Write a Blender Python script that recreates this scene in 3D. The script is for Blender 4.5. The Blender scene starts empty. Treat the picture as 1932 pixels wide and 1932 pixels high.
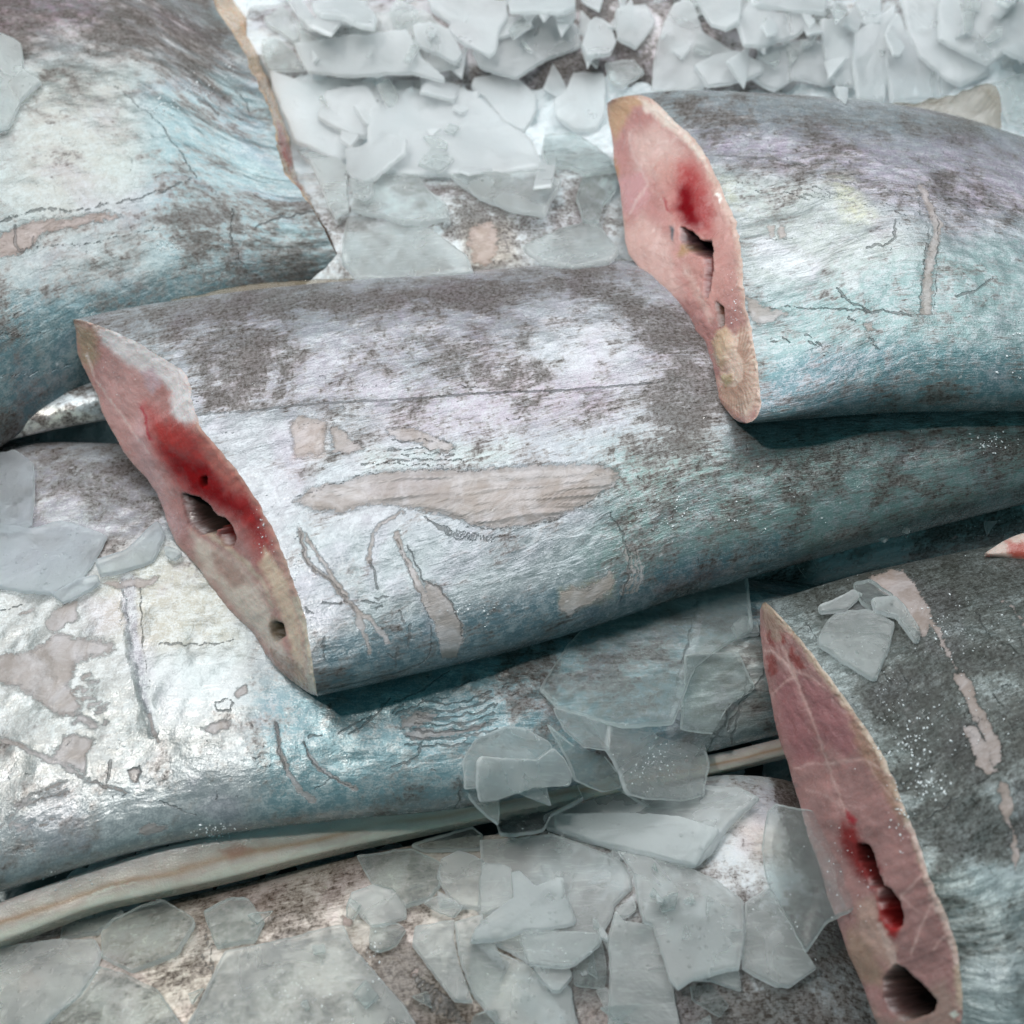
import bpy, bmesh, math, random
import numpy as np
from mathutils import Vector, Matrix
from mathutils.bvhtree import BVHTree

# ------------------------------------------------------------------ camera, world, lamps, exposure
scene = bpy.context.scene
COL = scene.collection
TILT = math.radians(30)          # camera leans back from straight down
DIST = 0.62
FOVH = math.atan(0.275 / 0.62)   # half field of view
TF = math.tan(FOVH)
CAM = np.array([0.0, -DIST * math.sin(TILT), DIST * math.cos(TILT)])
cd = bpy.data.cameras.new('camera')
cam = bpy.data.objects.new('camera', cd)
COL.objects.link(cam)
cam.location = CAM
cam.rotation_euler = (TILT, 0, 0)
cd.sensor_width = 36
cd.lens = 18 / TF
cd.clip_start = 0.01
cd.clip_end = 50
cd.dof.use_dof = True
cd.dof.focus_distance = 0.55
cd.dof.aperture_fstop = 7.5
scene.camera = cam
w = bpy.data.worlds.new('World')
scene.world = w
w.use_nodes = True
bg = w.node_tree.nodes['Background']
bg.inputs['Color'].default_value = (0.13, 0.40, 0.45, 1)
bg.inputs['Strength'].default_value = 0.32


def lamp(name, loc, look, sx, sy, power, col):
    d = bpy.data.lights.new(name, 'AREA')
    d.shape = 'RECTANGLE'
    d.size = sx
    d.size_y = sy
    d.energy = power
    d.color = col
    o = bpy.data.objects.new(name, d)
    COL.objects.link(o)
    o.location = loc
    o.rotation_euler = (Vector(look) - Vector(loc)).to_track_quat('-Z', 'Y').to_euler()
    return o


lamp('counter_lamp', (-0.06, 0.56, 0.85), (-0.02, 0.08, 0.0), 1.6, 0.85, 13.5, (0.97, 0.98, 1.0))
lamp('glint_lamp', (-0.50, -0.02, 1.2), (-0.05, 0.0, 0.0), 0.07, 0.07, 4.5, (1.0, 0.97, 0.93))  # small bright lamp added to raise glints on the wet skins
scene.view_settings.view_transform = 'Standard'
scene.view_settings.look = 'None'
scene.view_settings.exposure = 0.06
scene.view_settings.gamma = 1.0
scene.render.engine = 'CYCLES'
scene.cycles.max_bounces = 8
scene.cycles.diffuse_bounces = 3
scene.cycles.glossy_bounces = 3
scene.cycles.transmission_bounces = 7
scene.cycles.transparent_max_bounces = 12
scene.cycles.caustics_refractive = True

# ------------------------------------------------------------------ mapping between the plan (0..1932) and the world
CT, ST = math.cos(TILT), math.sin(TILT)


def ray(p):
    p = np.atleast_2d(np.asarray(p, float))
    x = (p[:, 0] / 966.0 - 1) * TF
    y = (1 - p[:, 1] / 966.0) * TF
    # camera axes: right X, up (0,ct,st), forward (0,st,-ct)
    d = np.stack([x, y * CT + ST, y * ST - CT], 1)
    return d


def at(p, z):
    d = ray(p)
    z = np.broadcast_to(np.asarray(z, float), (len(d),))
    t = (z - CAM[2]) / d[:, 2]
    return CAM + d * t[:, None]


def proj(w):
    r = w - CAM
    f = r[:, 1] * ST - r[:, 2] * CT
    x = r[:, 0] / f / TF
    y = (r[:, 1] * CT + r[:, 2] * ST) / f / TF
    return np.stack([(x + 1) * 966.0, (1 - y) * 966.0], 1)


def hashn(ix, iy, seed):
    n = (ix.astype(np.int64) * 374761393 + iy.astype(np.int64) * 668265263 + seed * 1442695041) & 0xffffffff
    n = ((n ^ (n >> 13)) * 1274126177) & 0xffffffff
    n = (n ^ (n >> 16)) & 0xffff
    return n / 65535.0


def vnoise(x, y, seed=0):
    ix, iy = np.floor(x), np.floor(y)
    fx, fy = x - ix, y - iy
    fx = fx * fx * (3 - 2 * fx)
    fy = fy * fy * (3 - 2 * fy)
    a = hashn(ix, iy, seed); b = hashn(ix + 1, iy, seed)
    c = hashn(ix, iy + 1, seed); d = hashn(ix + 1, iy + 1, seed)
    return (a + (b - a) * fx) * (1 - fy) + (c + (d - c) * fx) * fy


def fbm(x, y, seed=0, octs=4):
    s, a, t = 0, 1.0, 0
    for o in range(octs):
        s = s + a * vnoise(x * 2 ** o, y * 2 ** o, seed + 17 * o)
        t += a
        a *= 0.55
    return s / t - 0.5      # about -0.5..0.5


def smooth(e0, e1, x):
    t = np.clip((x - e0) / (e1 - e0), 0, 1)
    return t * t * (3 - 2 * t)


def resample(pts, t):
    pts = np.asarray(pts, float)
    seg = np.linalg.norm(np.diff(pts[:, :2], axis=0), axis=1)
    s = np.concatenate([[0], np.cumsum(seg)])
    s /= s[-1]
    return np.stack([np.interp(t, s, pts[:, k]) for k in range(pts.shape[1])], 1)


def chaikin(pts, n=2):
    pts = np.asarray(pts, float)
    for _ in range(n):
        q = pts[:-1] * .75 + pts[1:] * .25
        r = pts[:-1] * .25 + pts[1:] * .75
        m = np.empty((2 * len(q), pts.shape[1]))
        m[0::2] = q
        m[1::2] = r
        pts = np.vstack([pts[:1], m, pts[-1:]])
    return pts


def poly_sd(P, poly):
    """signed distance, positive inside"""
    poly = np.asarray(poly, float)
    n = len(poly)
    best = np.full(len(P), 1e9)
    inside = np.zeros(len(P), bool)
    for i in range(n):
        a, b = poly[i], poly[(i + 1) % n]
        ab = b - a
        t = np.clip(((P - a) @ ab) / max(ab @ ab, 1e-9), 0, 1)
        d = np.linalg.norm(P - (a + t[:, None] * ab), axis=1)
        best = np.minimum(best, d)
        c = (a[1] > P[:, 1]) != (b[1] > P[:, 1])
        xi = a[0] + (P[:, 1] - a[1]) * (b[0] - a[0]) / (b[1] - a[1] if b[1] != a[1] else 1e-9)
        inside ^= c & (P[:, 0] < xi)
    return np.where(inside, best, -best)


def line_sd(P, pts, w0, w1):
    """width minus distance to a polyline whose half-width goes from w0 to w1"""
    pts = np.asarray(pts, float)
    seg = np.linalg.norm(np.diff(pts, axis=0), axis=1)
    s = np.concatenate([[0], np.cumsum(seg)]) / seg.sum()
    best = np.full(len(P), -1e9)
    for i in range(len(pts) - 1):
        a, b = pts[i], pts[i + 1]
        ab = b - a
        t = np.clip(((P - a) @ ab) / max(ab @ ab, 1e-9), 0, 1)
        d = np.linalg.norm(P - (a + t[:, None] * ab), axis=1)
        ww = w0 + (w1 - w0) * (s[i] + t * (s[i + 1] - s[i]))
        best = np.maximum(best, ww - d)
    return best


class Canvas:
    """pigment fields, painted flank shade included, stored on the vertices of a mesh; positions are given on the plan"""

    def __init__(self, P, ok, base, seed=0):
        self.P, self.ok = P, ok
        wx = fbm(P[:, 0] / 14, P[:, 1] / 14, seed + 1, 4) * 14
        wy = fbm(P[:, 0] / 14, P[:, 1] / 14, seed + 2, 4) * 14
        self.W = P + np.stack([wx, wy], 1)
        self.S = P + np.stack([wx, wy], 1) * .3
        self.col = np.tile(np.asarray(base, float), (len(P), 1))
        self.T = np.zeros(len(P))      # flayed patches
        self.X = np.zeros(len(P))      # dark scratches
        self.B = np.full(len(P), .5)   # amount of dark mottling
        self.Hh = np.zeros(len(P))

    def _sel(self, pts, pad):
        pts = np.asarray(pts, float)
        lo, hi = pts.min(0) - pad, pts.max(0) + pad
        return np.nonzero(self.ok & (self.P[:, 0] > lo[0]) & (self.P[:, 0] < hi[0]) & (self.P[:, 1] > lo[1]) & (self.P[:, 1] < hi[1]))[0]

    def mask(self, pts, soft, kind='poly', w=(2, 2), ragged=1.0):
        pad = soft * 2 + 20 + max(w)
        i = self._sel(pts, pad)
        src = self.P * (1 - ragged) + self.W * ragged if ragged not in (1.0,) else self.W
        sd = poly_sd(src[i], pts) if kind == 'poly' else line_sd(src[i], pts, *w)
        return i, sd

    def tint(self, pts, rgb, soft=8, amt=1.0, kind='poly', w=(2, 2), ragged=1.0):
        i, sd = self.mask(pts, soft, kind, w, ragged)
        m = (smooth(-soft, soft, sd) * amt)[:, None]
        self.col[i] = self.col[i] * (1 - m) + np.asarray(rgb) * m

    def field(self, name, pts, val=1.0, soft=3, kind='poly', w=(2, 2), ragged=1.0):
        if kind == 'line' and name == 'X':
            w = (w[0] * .8 + .45, w[1] * .8 + .40)
        if name == 'X':
            soft = max(soft, 2.3)
        if name == 'T':
            soft = soft * 2.2
        i, sd = self.mask(pts, soft, kind, w, ragged)
        f = getattr(self, name)
        v = np.clip(0.5 + sd / (2 * soft), 0, 1) * val
        f[i] = np.maximum(f[i], v)

    def dark(self, pts, val, soft=30, kind='poly', w=(2, 2)):
        i, sd = self.mask(pts, soft, kind, w)
        m = smooth(-soft, soft, sd)
        self.B[i] = self.B[i] * (1 - m) + val * m


def mesh_from(name, verts, faces, mat=None, parent=None, attrs=None, smooth_shade=True):
    me = bpy.data.meshes.new(name)
    faces = np.asarray(faces, np.int32)
    k = faces.shape[1]
    me.vertices.add(len(verts))
    me.vertices.foreach_set('co', np.asarray(verts, np.float32).ravel())
    me.loops.add(faces.size)
    me.loops.foreach_set('vertex_index', faces.ravel())
    me.polygons.add(len(faces))
    me.polygons.foreach_set('loop_start', np.arange(0, faces.size, k, dtype=np.int32))
    me.polygons.foreach_set('loop_total', np.full(len(faces), k, np.int32))
    me.update(calc_edges=True)
    me.validate()
    me.polygons.foreach_set('use_smooth', np.full(len(me.polygons), smooth_shade, bool))
    for an, (typ, data) in (attrs or {}).items():
        a = me.attributes.new(an, typ, 'POINT')
        if typ == 'FLOAT_COLOR':
            d = np.concatenate([data, np.ones((len(data), 1))], 1) if data.shape[1] == 3 else data
            a.data.foreach_set('color', d.astype(np.float32).ravel())
        else:
            a.data.foreach_set('vector', data.astype(np.float32).ravel())
    if mat:
        me.materials.append(mat)
    o = bpy.data.objects.new(name, me)
    COL.objects.link(o)
    if parent:
        o.parent = parent
    return o


SOLIDS = []     # BVH trees of what already lies on the counter


def register(verts, faces):
    SOLIDS.append(BVHTree.FromPolygons([tuple(v) for v in verts], [tuple(int(i) for i in f) for f in faces]))


def tag(o, label=None, cat=None, group=None, kind=None):
    for k, v in (('label', label), ('category', cat), ('group', group), ('kind', kind)):
        if v:
            o[k] = v


def empty(name, loc):
    o = bpy.data.objects.new(name, None)
    o.empty_display_size = .02
    COL.objects.link(o)
    o.location = loc
    return o


# ------------------------------------------------------------------ node helper
class N:
    def __init__(self, name):
        self.m = bpy.data.materials.new(name)
        self.m.use_nodes = True
        self.t = self.m.node_tree
        self.t.nodes.clear()

    def _set(self, sock, v):
        if hasattr(v, 'is_output') or isinstance(v, bpy.types.NodeSocket):
            self.t.links.new(v, sock)
        elif v is not None:
            if hasattr(sock.default_value, '__len__') and not hasattr(v, '__len__'):
                sock.default_value = [v] * len(sock.default_value)
            elif hasattr(v, '__len__') and len(v) == 3 and len(sock.default_value) == 4:
                sock.default_value = (*v, 1)
            else:
                sock.default_value = v

    def node(self, typ, out=0, props=None, **ins):
        n = self.t.nodes.new(typ)
        for k, v in (props or {}).items():
            setattr(n, k, v)
        for k, v in ins.items():
            key = int(k[1:]) if k[0] == 'i' and k[1:].isdigit() else k.replace('_', ' ')
            self._set(n.inputs[key], v)
        return n.outputs[out]

    def math(self, op, a, b=None, c=None, clamp=False):
        n = self.t.nodes.new('ShaderNodeMath')
        n.operation = op
        n.use_clamp = clamp
        for i, v in enumerate((a, b, c)):
            if v is not None:
                self._set(n.inputs[i], v)
        return n.outputs[0]

    def add(self, a, b): return self.math('ADD', a, b)
    def mul(self, a, b): return self.math('MULTIPLY', a, b)

    def step(self, x, lo, hi, a=0.0, b=1.0):
        n = self.t.nodes.new('ShaderNodeMapRange')
        n.interpolation_type = 'SMOOTHSTEP'
        for i, v in enumerate((x, lo, hi, a, b)):
            self._set(n.inputs[i], v)
        return n.outputs[0]

    def mix(self, f, a, b, mode='MIX'):
        n = self.t.nodes.new('ShaderNodeMix')
        n.data_type = 'RGBA'
        n.blend_type = mode
        self._set(n.inputs[0], f)
        self._set(n.inputs[6], a)
        self._set(n.inputs[7], b)
        return n.outputs[2]

    def attr(self, name, out='Color'):
        n = self.t.nodes.new('ShaderNodeAttribute')
        n.attribute_name = name
        return n.outputs[out]

    def scale(self, v, s, rot=0.0, loc=(0, 0, 0)):
        n = self.t.nodes.new('ShaderNodeMapping')
        self._set(n.inputs['Vector'], v)
        n.inputs['Scale'].default_value = s
        n.inputs['Rotation'].default_value = (0, 0, rot)
        n.inputs['Location'].default_value = loc
        return n.outputs[0]

    def noise(self, v, s, d=4, r=.55, dist=0.0, out='Fac'):
        n = self.t.nodes.new('ShaderNodeTexNoise')
        self._set(n.inputs['Vector'], v)
        n.inputs['Scale'].default_value = s
        n.inputs['Detail'].default_value = d
        n.inputs['Roughness'].default_value = r
        n.inputs['Distortion'].default_value = dist
        return n.outputs[out]

    def bump(self, h, dist, strength=1.0, normal=None):
        n = self.t.nodes.new('ShaderNodeBump')
        n.inputs['Distance'].default_value = dist
        self._set(n.inputs['Strength'], strength)
        self._set(n.inputs['Height'], h)
        if normal:
            self._set(n.inputs['Normal'], normal)
        return n.outputs[0]

    def drops(self, v, s, r, gate):
        """height of scattered beads of water"""
        n = self.t.nodes.new('ShaderNodeTexVoronoi')
        self._set(n.inputs['Vector'], v)
        n.inputs['Scale'].default_value = s
        sep = self.t.nodes.new('ShaderNodeSeparateColor')
        self._set(sep.inputs[0], n.outputs['Color'])
        g = self.step(sep.outputs[0], gate, gate + .05)
        return self.mul(self.step(n.outputs['Distance'], r, .0), g)

    def out(self, s):
        o = self.t.nodes.new('ShaderNodeOutputMaterial')
        self.t.links.new(s, o.inputs['Surface'])
        return self.m


def skin_material(name, dark=(.065, .048, .040), pale=(.60, .63, .65), metal=.55, fibre=1.0, ang=0.0, tear=(.50, .40, .37), thr=.56, wet=.5, spec=.3):
    n = N(name)
    st = n.attr('st', 'Vector')
    M = n.t.nodes.new('ShaderNodeSeparateColor')
    n._set(M.inputs[0], n.attr('M'))
    T, X, B = M.outputs[0], M.outputs[1], M.outputs[2]
    colr = n.attr('Col')
    big = n.noise(st, 38, 5, .62, .6)
    mid = n.noise(st, 210, 5, .68, .4)
    fine = n.noise(st, 1300, 3, .6)
    fib = n.noise(n.scale(st, (90, 640, 1), ang), 1, 5, .66, 1.2)
    fib2 = n.noise(n.scale(st, (260, 2400, 1), ang + .12), 1, 3, .6, .6)
    # dark mottling
    f7 = n.noise(st, 620, 4, .7, .3)
    patchy = n.noise(st, 75, 4, .6, .5)
    s = n.add(n.mul(big, .75), n.mul(mid, .45))
    s = n.add(s, n.mul(fib, .42 * fibre))
    s = n.add(s, n.mul(f7, .26))
    s = n.add(s, n.mul(fine, .10))
    s = n.add(s, n.mul(n.math('SUBTRACT', B, .5), .46))
    tot = (.75 + .45 + .42 * fibre + .26 + .10) * .5
    d1 = n.step(s, tot - .07, tot + .10)
    d2 = n.step(s, tot + .03, tot + .16)
    # pale flakes of silver
    p = n.add(n.add(n.mul(mid, .5), n.mul(fine, .35)), n.mul(fib2, .25))
    p1 = n.step(p, .50, .62)
    c = n.mix(n.mul(p1, .62), colr, pale)
    c = n.mix(n.mul(d1, n.add(.25, n.mul(patchy, .6))), c, tuple(x * 2.5 for x in dark))
    c = n.mix(n.mul(d2, n.add(.36, n.mul(n.step(n.add(n.mul(f7, .6), n.mul(fib2, .4)), .42, .60), .65))), c, dark)
    hair = n.step(fib2, .58, .68)
    c = n.mix(n.mul(n.mul(hair, n.step(patchy, .45, .6)), .35), c, dark)
    # iridescent tints, pink and green
    hue = n.noise(st, 24, 3, .5, .8)
    c = n.mix(n.mul(n.step(hue, .52, .70), .30), c, n.mix(1.0, c, (1.0, .82, .95), 'MULTIPLY'))
    c = n.mix(n.mul(n.step(hue, .48, .30), .35), c, n.mix(1.0, c, (.90, .99, .98), 'MULTIPLY'))
    # flayed patches with crisp ragged rims
    tn = n.add(T, n.mul(n.math('SUBTRACT', n.noise(n.scale(st, (260, 520, 1), ang), 1, 6, .72, .6), .5), 1.5))
    tm = n.mul(n.step(tn, .42, .56), .86)
    rim = n.mul(n.step(tn, .34, .47), n.step(tn, .58, .50))
    tcol = n.mix(n.step(n.noise(st, 70, 5, .65, .8), .35, .68), (tear[0] * .78, tear[1] * .70, tear[2] * .64), (min(1, tear[0] * 1.2), min(1, tear[1] * 1.18), min(1, tear[2] * 1.2)))
    tcol = n.mix(n.mul(n.step(fib2, .5, .66), .3), tcol, (.40, .30, .27))
    tcol = n.mix(.55, tcol, n.mix(1.0, tcol, n.mix(.5, colr, (.9, .9, .9)), 'MULTIPLY'))
    c = n.mix(tm, c, tcol)
    c = n.mix(n.mul(n.mul(rim, n.step(mid, .48, .60)), .30), c, (.25, .20, .18))
    # scratches
    xn = n.add(X, n.mul(n.math('SUBTRACT', n.noise(st, 700, 3, .7), .5), .5))
    xm = n.step(xn, .36, .62)
    c = n.mix(n.mul(xm, .54), c, (.08, .08, .08))
    cover = n.math('MAXIMUM', tm, n.mul(xm, .8))
    met = n.mul(n.math('SUBTRACT', 1.0, cover), n.math('SUBTRACT', metal, n.mul(d2, metal * .8)))
    rough = n.add(n.mul(n.noise(st, 300, 3, .6), .28), .11)
    rough = n.math('SUBTRACT', rough, n.mul(tm, .05))
    # relief
    wr = n.noise(n.scale(st, (55, 150, 1), ang - .1), 1, 4, .6, 1.5)
    h = n.add(n.mul(wr, .0004), n.mul(mid, .00028))
    h = n.add(h, n.mul(fib, .00014 * fibre))
    h = n.add(h, n.mul(fine, .00009))
    h = n.add(h, n.mul(n.step(tn, .15, .85), -.00035))
    h = n.add(h, n.mul(n.mul(tm, n.noise(n.scale(st, (60, 130, 1), ang), 1, 3, .6, 1.2)), .0005))
    h = n.add(h, n.mul(xm, -.0004))
    h = n.add(h, n.mul(n.attr('H', 'Fac'), .001))
    nb = n.bump(h, 1.0, 1.0)
    drop = n.drops(st, 190, .44, .62)
    wetpatch = n.step(n.noise(st, 30, 3, .6), .50, .62)
    h2 = n.add(h, n.mul(drop, .0009))
    nb2 = n.bump(h2, 1.0, 1.0)
    sh = n.node('ShaderNodeBsdfPrincipled', Specular_IOR_Level=spec, Base_Color=c, Metallic=met, Roughness=rough, Normal=nb,
                Coat_Weight=n.math('MINIMUM', n.add(n.add(n.mul(wetpatch, wet * .6), .05), n.mul(n.mul(drop, n.add(wetpatch, .25)), 2.0)), 1.0), Coat_Roughness=.06, Coat_Normal=nb2)
    return n.out(sh)


def flesh_material(name, tone=1.0):
    n = N(name)
    st = n.attr('st', 'Vector')
    colr = n.attr('Col')
    a = n.noise(st, 160, 5, .62, .8)
    f = n.noise(n.scale(st, (200, 1500, 1), .5), 1, 4, .6, 1.0)
    b = n.noise(st, 1200, 3, .6)
    c = n.mix(n.mul(n.step(a, .35, .7), .35), colr, n.mix(1.0, colr, (.72, .55, .52), 'MULTIPLY'))
    c = n.mix(n.mul(n.step(b, .55, .75), .14), c, n.mix(1.0, c, (1.5, 1.7, 1.7), 'MULTIPLY'))
    c = n.mix(n.mul(n.step(f, .54, .70), .10), c, n.mix(1.0, c, (1.4, 1.7, 1.7), 'MULTIPLY'))
    h = n.add(n.mul(a, .0004), n.mul(f, .00015))
    h = n.add(h, n.mul(b, .00018))
    h = n.add(h, n.mul(n.attr('H', 'Fac'), .001))
    drop = n.drops(st, 380, .42, .55)
    h2 = n.add(h, n.mul(drop, .0005))
    bw = n.t.nodes.new('ShaderNodeRGBToBW')
    n._set(bw.inputs[0], colr)
    lit = n.step(bw.outputs[0], .03, .12)
    sh = n.node('ShaderNodeBsdfPrincipled', Specular_IOR_Level=n.mul(lit, .5), Base_Color=c, Roughness=n.add(n.mul(a, .25), .14),
                Normal=n.bump(h, 1.0), Coat_Weight=n.mul(lit, .6), Coat_Roughness=.07, Coat_Normal=n.bump(h2, 1.0),
                Subsurface_Weight=.5, Subsurface_Radius=(1.0, .45, .35), Subsurface_Scale=.004)
    return n.out(sh)


def ice_material(name, milk=.55, tint=(.80, .88, .88), rough=.32):
    n = N(name)
    tc = n.t.nodes.new('ShaderNodeTexCoord').outputs['Object']
    oi = n.t.nodes.new('ShaderNodeObjectInfo').outputs['Random']
    off = n.t.nodes.new('ShaderNodeVectorMath')
    off.operation = 'ADD'
    n._set(off.inputs[0], tc)
    comb = n.t.nodes.new('ShaderNodeCombineXYZ')
    n._set(comb.inputs[0], n.mul(oi, 7.0))
    n._set(comb.inputs[1], n.mul(oi, 3.1))
    n._set(off.inputs[1], comb.outputs[0])
    v = off.outputs[0]
    cloud = n.noise(v, 26, 4, .5, .9)
    fine = n.noise(v, 1500, 2, .6)
    mid = n.noise(v, 260, 4, .6)
    edge = n.attr('edge', 'Fac')
    m = n.add(milk, n.mul(n.math('SUBTRACT', cloud, .5), milk * 1.3))
    streak = n.noise(n.scale(v, (70, 420, 70), .6), 1, 4, .6, 1.2)
    m = n.add(m, n.mul(n.step(streak, .52, .72), .10))
    m = n.add(m, n.mul(n.step(mid, .60, .70), .06))
    m = n.add(m, n.mul(edge, .55))
    m = n.add(m, n.mul(n.math('SUBTRACT', oi, .5), .10))
    m = n.math('MINIMUM', n.math('MAXIMUM', m, .04), .95)
    h = n.add(n.mul(cloud, .0022), n.mul(mid, .00016))
    bub = n.drops(v, 380, .42, .55)
    patch = n.step(cloud, .50, .60)
    h = n.add(h, n.mul(n.mul(bub, n.add(n.mul(patch, .8), .2)), .0006))
    h = n.add(h, n.mul(n.mul(fine, patch), .00022))
    nb = n.bump(h, 1.0)
    body = n.node('ShaderNodeBsdfPrincipled', Base_Color=n.mix(edge, tint, (.93, .96, .96)), Roughness=.28, Normal=nb,
                  Coat_Weight=.8, Coat_Roughness=.04, Coat_Normal=nb)
    clear = n.node('ShaderNodeBsdfPrincipled', Base_Color=(.93, .97, .97), Roughness=n.add(rough - .12, n.mul(cloud, .28)), Transmission_Weight=1.0, IOR=1.18, Normal=nb)
    tl = n.node('ShaderNodeBsdfTranslucent', Color=tuple(min(1, x * 1.05) for x in tint))
    body = n.node('ShaderNodeMixShader', i0=.5, i1=body, i2=tl)
    sh = n.node('ShaderNodeMixShader', i0=m, i1=clear, i2=body)
    return n.out(sh)


# ------------------------------------------------------------------ fish builder
def fish(name, label, D, V, tu, td, mat, U=None, L=None, flesh=None, group=None, cat='fish piece',
         base=(.55, .58, .60), nu=420, nh=240, nl=40, prof=(.8, .5), lump=1.0, seed=1, paint=None, fpaint=None,
         fade=.45, fbase=(.56, .31, .29), shade=1.0):
    """D, V: far and near edges of the flank along the length (plan x, plan y, height); U, L: upper and lower rim of the cut"""
    D = chaikin(D, 3); V = chaikin(V, 3)
    uu = np.linspace(0, 1, nu) ** 1.15
    Dw = resample(D, uu); Vw = resample(V, uu)
    Dw = at(Dw[:, :2], Dw[:, 2]); Vw = at(Vw[:, :2], Vw[:, 2])
    th = np.linspace(0, 1, nh + 1)
    s_up = .5 - .5 * np.cos(np.pi * th)
    tl = np.linspace(0, 1, nl + 1)[1:-1]
    s_lo = (.5 - .5 * np.cos(np.pi * tl))[::-1]

    def h(s):
        s = np.clip(s, 0, 1)
        k = prof[0] ** prof[0] * prof[1] ** prof[1] / (sum(prof)) ** sum(prof)
        return s ** prof[0] * (1 - s) ** prof[1] / k

    s_all = np.concatenate([s_up, s_lo])
    sign = np.concatenate([np.ones(nh + 1), -np.ones(nl - 1)])
    tu = np.interp(uu, np.linspace(0, 1, len(tu)), tu)
    td = np.interp(uu, np.linspace(0, 1, len(td)), td)
    hh = h(s_all)
    zoff = np.where(sign[None, :] > 0, hh[None, :] * tu[:, None], -hh[None, :] * td[:, None])
    pos = Dw[:, None, :] * (1 - s_all)[None, :, None] + Vw[:, None, :] * s_all[None, :, None]
    pos[:, :, 2] += zoff
    if U is not None:
        rng = seed * 13
        Ue = resample(chaikin(U, 2), s_up); Le = resample(chaikin(L, 2), s_lo)
        taper = np.sin(np.pi * s_up) ** .5
        Ue[:, 0] += fbm(s_up * 60, s_up * 0 + 3, rng, 3) * 7 * taper
        Ue[:, 1] += fbm(s_up * 60, s_up * 0 + 9, rng, 3) * 5 * taper
        Le[:, 0] += fbm(s_lo * 50, s_lo * 0 + 5, rng, 3) * 7 * np.sin(np.pi * s_lo) ** .5
        E = np.vstack([Ue, Le])
        zE = pos[0, :, 2]
        end = at(E, zE)
        off = end - pos[0]
        f = 1 - smooth(0, fade, uu)
        pos = pos + off[None] * f[:, None, None]
    # lumps and dents
    length = np.concatenate([[0], np.cumsum(np.linalg.norm(np.diff((Dw + Vw) / 2, axis=0), axis=1))])
    width = np.linalg.norm(Dw - Vw, axis=1).mean()
    arc = np.linalg.norm(np.diff(pos[nu // 2], axis=0, append=pos[nu // 2][:1]), axis=1)
    vv = np.concatenate([[0], np.cumsum(arc)[:-1]])
    # flow coordinate follows the real offset of the cut so that the grain is not stretched
    Ug = np.repeat(length[:, None], len(s_all), 1)
    axis = (Dw[-1] + Vw[-1] - Dw[0] - Vw[0]); axis = axis / np.linalg.norm(axis)
    Ug = (pos @ axis)
    Ug = Ug - Ug.min()
    Vg = np.repeat(vv[None, :], nu, 0)
    lum = fbm(Ug / .05 + seed * 7.3, Vg / .04 + seed, seed, 4) * .0075 * lump + fbm(Ug / .013 + seed, Vg / .012, seed + 5, 3) * .0016 * lump
    env = np.sin(np.pi * np.clip(s_all, 0, 1)) ** .6
    pos[:, :, 2] += lum * env[None, :] * np.where(sign > 0, 1, .4)[None, :]
    nv = len(s_all)
    verts = pos.reshape(-1, 3)
    i = np.arange(nu - 1)[:, None]; j = np.arange(nv)[None, :]
    jn = (j + 1) % nv
    faces = np.stack([i * nv + j, (i + 1) * nv + j, (i + 1) * nv + jn, i * nv + jn], -1).reshape(-1, 4)
    if D[-1][0] > D[0][0]:
        faces = faces[:, ::-1]
    # far cap (and near cap when there is no traced cut)
    caps = []
    for row in ([nu - 1] if U is not None else [0, nu - 1]):
        r = row * nv
        half = nv // 2
        for q in range(1, nh):
            a = r + q; b = r + q + 1
            lo1 = r + (nv - max(1, round((q / nh) * (nl - 1)))) % nv
            lo2 = r + (nv - max(1, round(((q + 1) / nh) * (nl - 1)))) % nv
            if lo1 == lo2:
                caps.append((a, b, lo1, lo1))
            else:
                caps.append((a, b, lo2, lo1))
    st = np.stack([Ug.ravel(), Vg.ravel(), np.full(Ug.size, seed * .37)], 1)
    P = proj(verts)
    ok = np.repeat((sign > 0)[None, :], nu, 0).ravel() | (np.repeat((s_all > .93)[None, :], nu, 0).ravel())
    cv = Canvas(P, ok, base, seed)
    # broad natural variation of the pigment
    a = fbm(Ug.ravel() / .035, Vg.ravel() / .022, seed + 40, 4)
    cv.B += a * .42
    cv.s = np.repeat(s_all[None, :], nu, 0).ravel()
    cv.sign = np.repeat(sign[None, :], nu, 0).ravel()
    if paint:
        paint(cv)
    root = empty(name, tuple((Dw[0] + Vw[0]) / 2 * [1, 1, 0]))
    tag(root, label, cat, group)
    loc = np.array(root.location)
    M = np.stack([cv.T, cv.X, cv.B], 1)
    attrs = {'st': ('FLOAT_VECTOR', st), 'Col': ('FLOAT_COLOR', np.clip(cv.col * shade, 0, 1)), 'M': ('FLOAT_COLOR', M),
             'H': ('FLOAT_COLOR', np.repeat(cv.Hh[:, None], 3, 1))}
    me_faces = np.vstack([faces] )
    so = mesh_from('skin', verts - loc, me_faces, mat, root, attrs)
    # caps as a simple ngon fan
    bm = bmesh.new(); bm.from_mesh(so.data); bm.verts.ensure_lookup_table()
    for row in ([nu - 1] if U is not None else [0, nu - 1]):
        loop = [bm.verts[row * nv + q] for q in range(nv)]
        try:
            bm.faces.new(loop)
        except Exception:
            pass
    bm.to_mesh(so.data); bm.free()
    cut = None
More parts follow.
